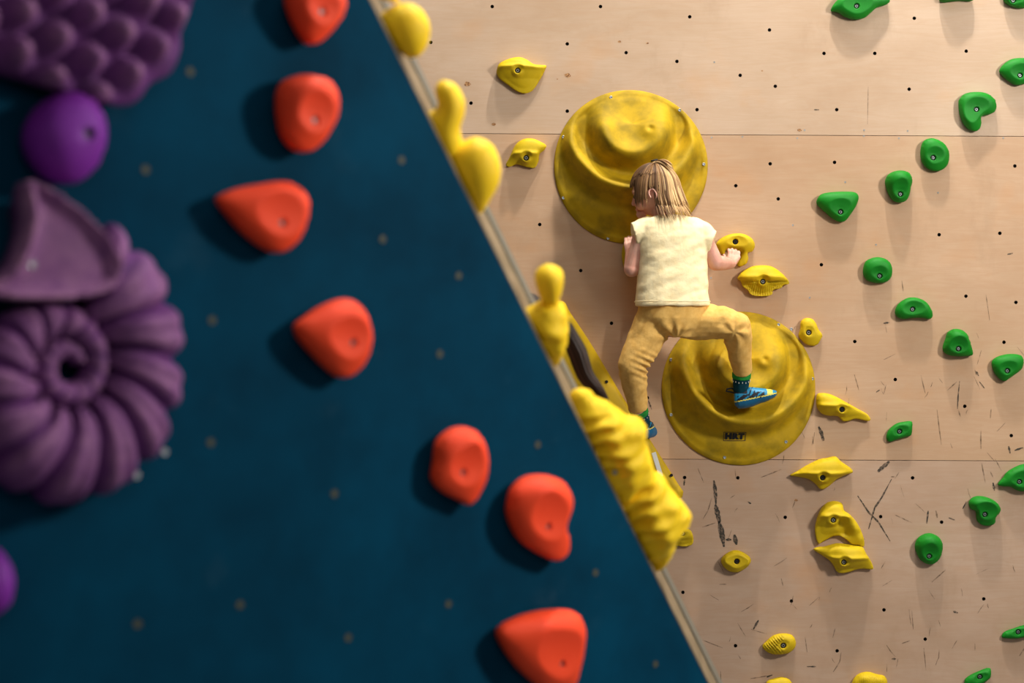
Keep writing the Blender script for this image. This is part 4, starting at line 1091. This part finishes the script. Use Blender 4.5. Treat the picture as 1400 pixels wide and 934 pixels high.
for s_ in (-1, 1):
    capsule(bm, g_(s_*.08,0,.80), g_(s_*.10,-.01,.46), .10, .072); capsule(bm, g_(s_*.10,-.01,.46), g_(s_*.10,.02,.11), .07, .055, flat=True)
remesh('trousers', bm, .007, 4, M['dark_cloth'], per2, None, O_)
random.seed(5); locks = []
for i in range(420):
    phi = random.uniform(-math.pi, math.pi); ly = random.uniform(1.14, 1.25); pts = []
    if abs(phi) < .8: e = 1.0
    else: e = 1.75
    for k in range(13):
        th = .05+(e-.05)*k/12; d = Vector((math.sin(th)*math.cos(phi)-.2*math.cos(th), math.sin(th)*math.sin(phi), math.cos(th))).normalized()
        q = Vector((d.x*.083, d.y*.069, d.z*.095)); pts.append(H2+R2 @ skull(q, ly))
    locks.append((pts, .005, random.uniform(0, .5)))
# ponytail swinging down to the right past the corner
root = Q(752, 432, -.02)
for i in range(260):
    a = random.uniform(0, 2*math.pi); rr = math.sqrt(random.random())
    pts = []
    for k in range(16):
        t_ = k/15; cpx = np.interp(t_, [0,.2,.45,.7,1], [748,772,789,801,833]); cpy = np.interp(t_, [0,.2,.45,.7,1], [425,448,480,515,552])
        wd = np.interp(t_, [0,.15,.5,.85,1], [6,11,14,10,3])
        pts.append(Q(cpx+wd*rr*math.cos(a)*.75, cpy+wd*rr*math.cos(a)*-.45, wd*rr*math.sin(a)/470))
    locks.append((pts, .0035, random.uniform(.1, .5)+(.3 if math.cos(a) < 0 else 0)))
hair_mesh('hair', per2, M['hair2'], locks)['label'] = 'dark brown ponytail'
O_ = save

# ------------------------------------------------------------------ light and camera
def area(name, loc, target, size, power, color=(1,1,1), shape='RECTANGLE', sy=None):
    l_ = bpy.data.lights.new(name, 'AREA'); l_.energy = power; l_.color = color; l_.shape = shape; l_.size = size; l_.size_y = sy or size
    o = link(bpy.data.objects.new(name, l_)); o.location = loc
    o.rotation_euler = (Vector(target)-Vector(loc)).to_track_quat('-Z', 'Y').to_euler(); return o
area('ceiling_lamp', (1.3, 5.0, 6.4), (1.0, 5.95, 1.2), .12, 275, (1,.95,.88), sy=.16)
area('ceiling_lamp', (.5, 4.85, 6.4), (.7, 5.95, 1.2), .12, 105, (1,.95,.88), sy=.2)
area('skylight', (.9, 3.4, 5.4), (.3, 5.0, 1.4), 3.2, 78, (1,.97,.93), sy=1.6)
area('hall_window', (3.5, 3.3, 3.1), (0, 4.0, 1.4), .38, 185, (1,.95,.88), sy=.6)
area('hall_window', (1.5, -2.5, 4.0), (.6, 5, 1.4), 3.0, 48, (1,.97,.93), sy=2.0)
w = bpy.data.worlds.new('hall'); w.use_nodes = True; bpy.context.scene.world = w
bg = w.node_tree.nodes['Background']; bg.inputs[0].default_value = (1.0,.96,.92,1); bg.inputs[1].default_value = .10
cam = bpy.data.cameras.new('camera'); co = link(bpy.data.objects.new('camera', cam)); co.location = CAM; co.rotation_euler = (math.pi/2, 0, 0)
cam.sensor_width = 36; cam.sensor_fit = 'HORIZONTAL'; cam.lens = 36*F/1400
cam.dof.use_dof = True; cam.dof.focus_distance = 5.9; cam.dof.aperture_fstop = cam.lens/1000/.040
sc = bpy.context.scene; sc.camera = co
sc.view_settings.view_transform = 'Standard'; sc.view_settings.look = 'None'; sc.view_settings.gamma = 1; sc.view_settings.exposure = -0.40
sc.view_settings.use_curve_mapping = False
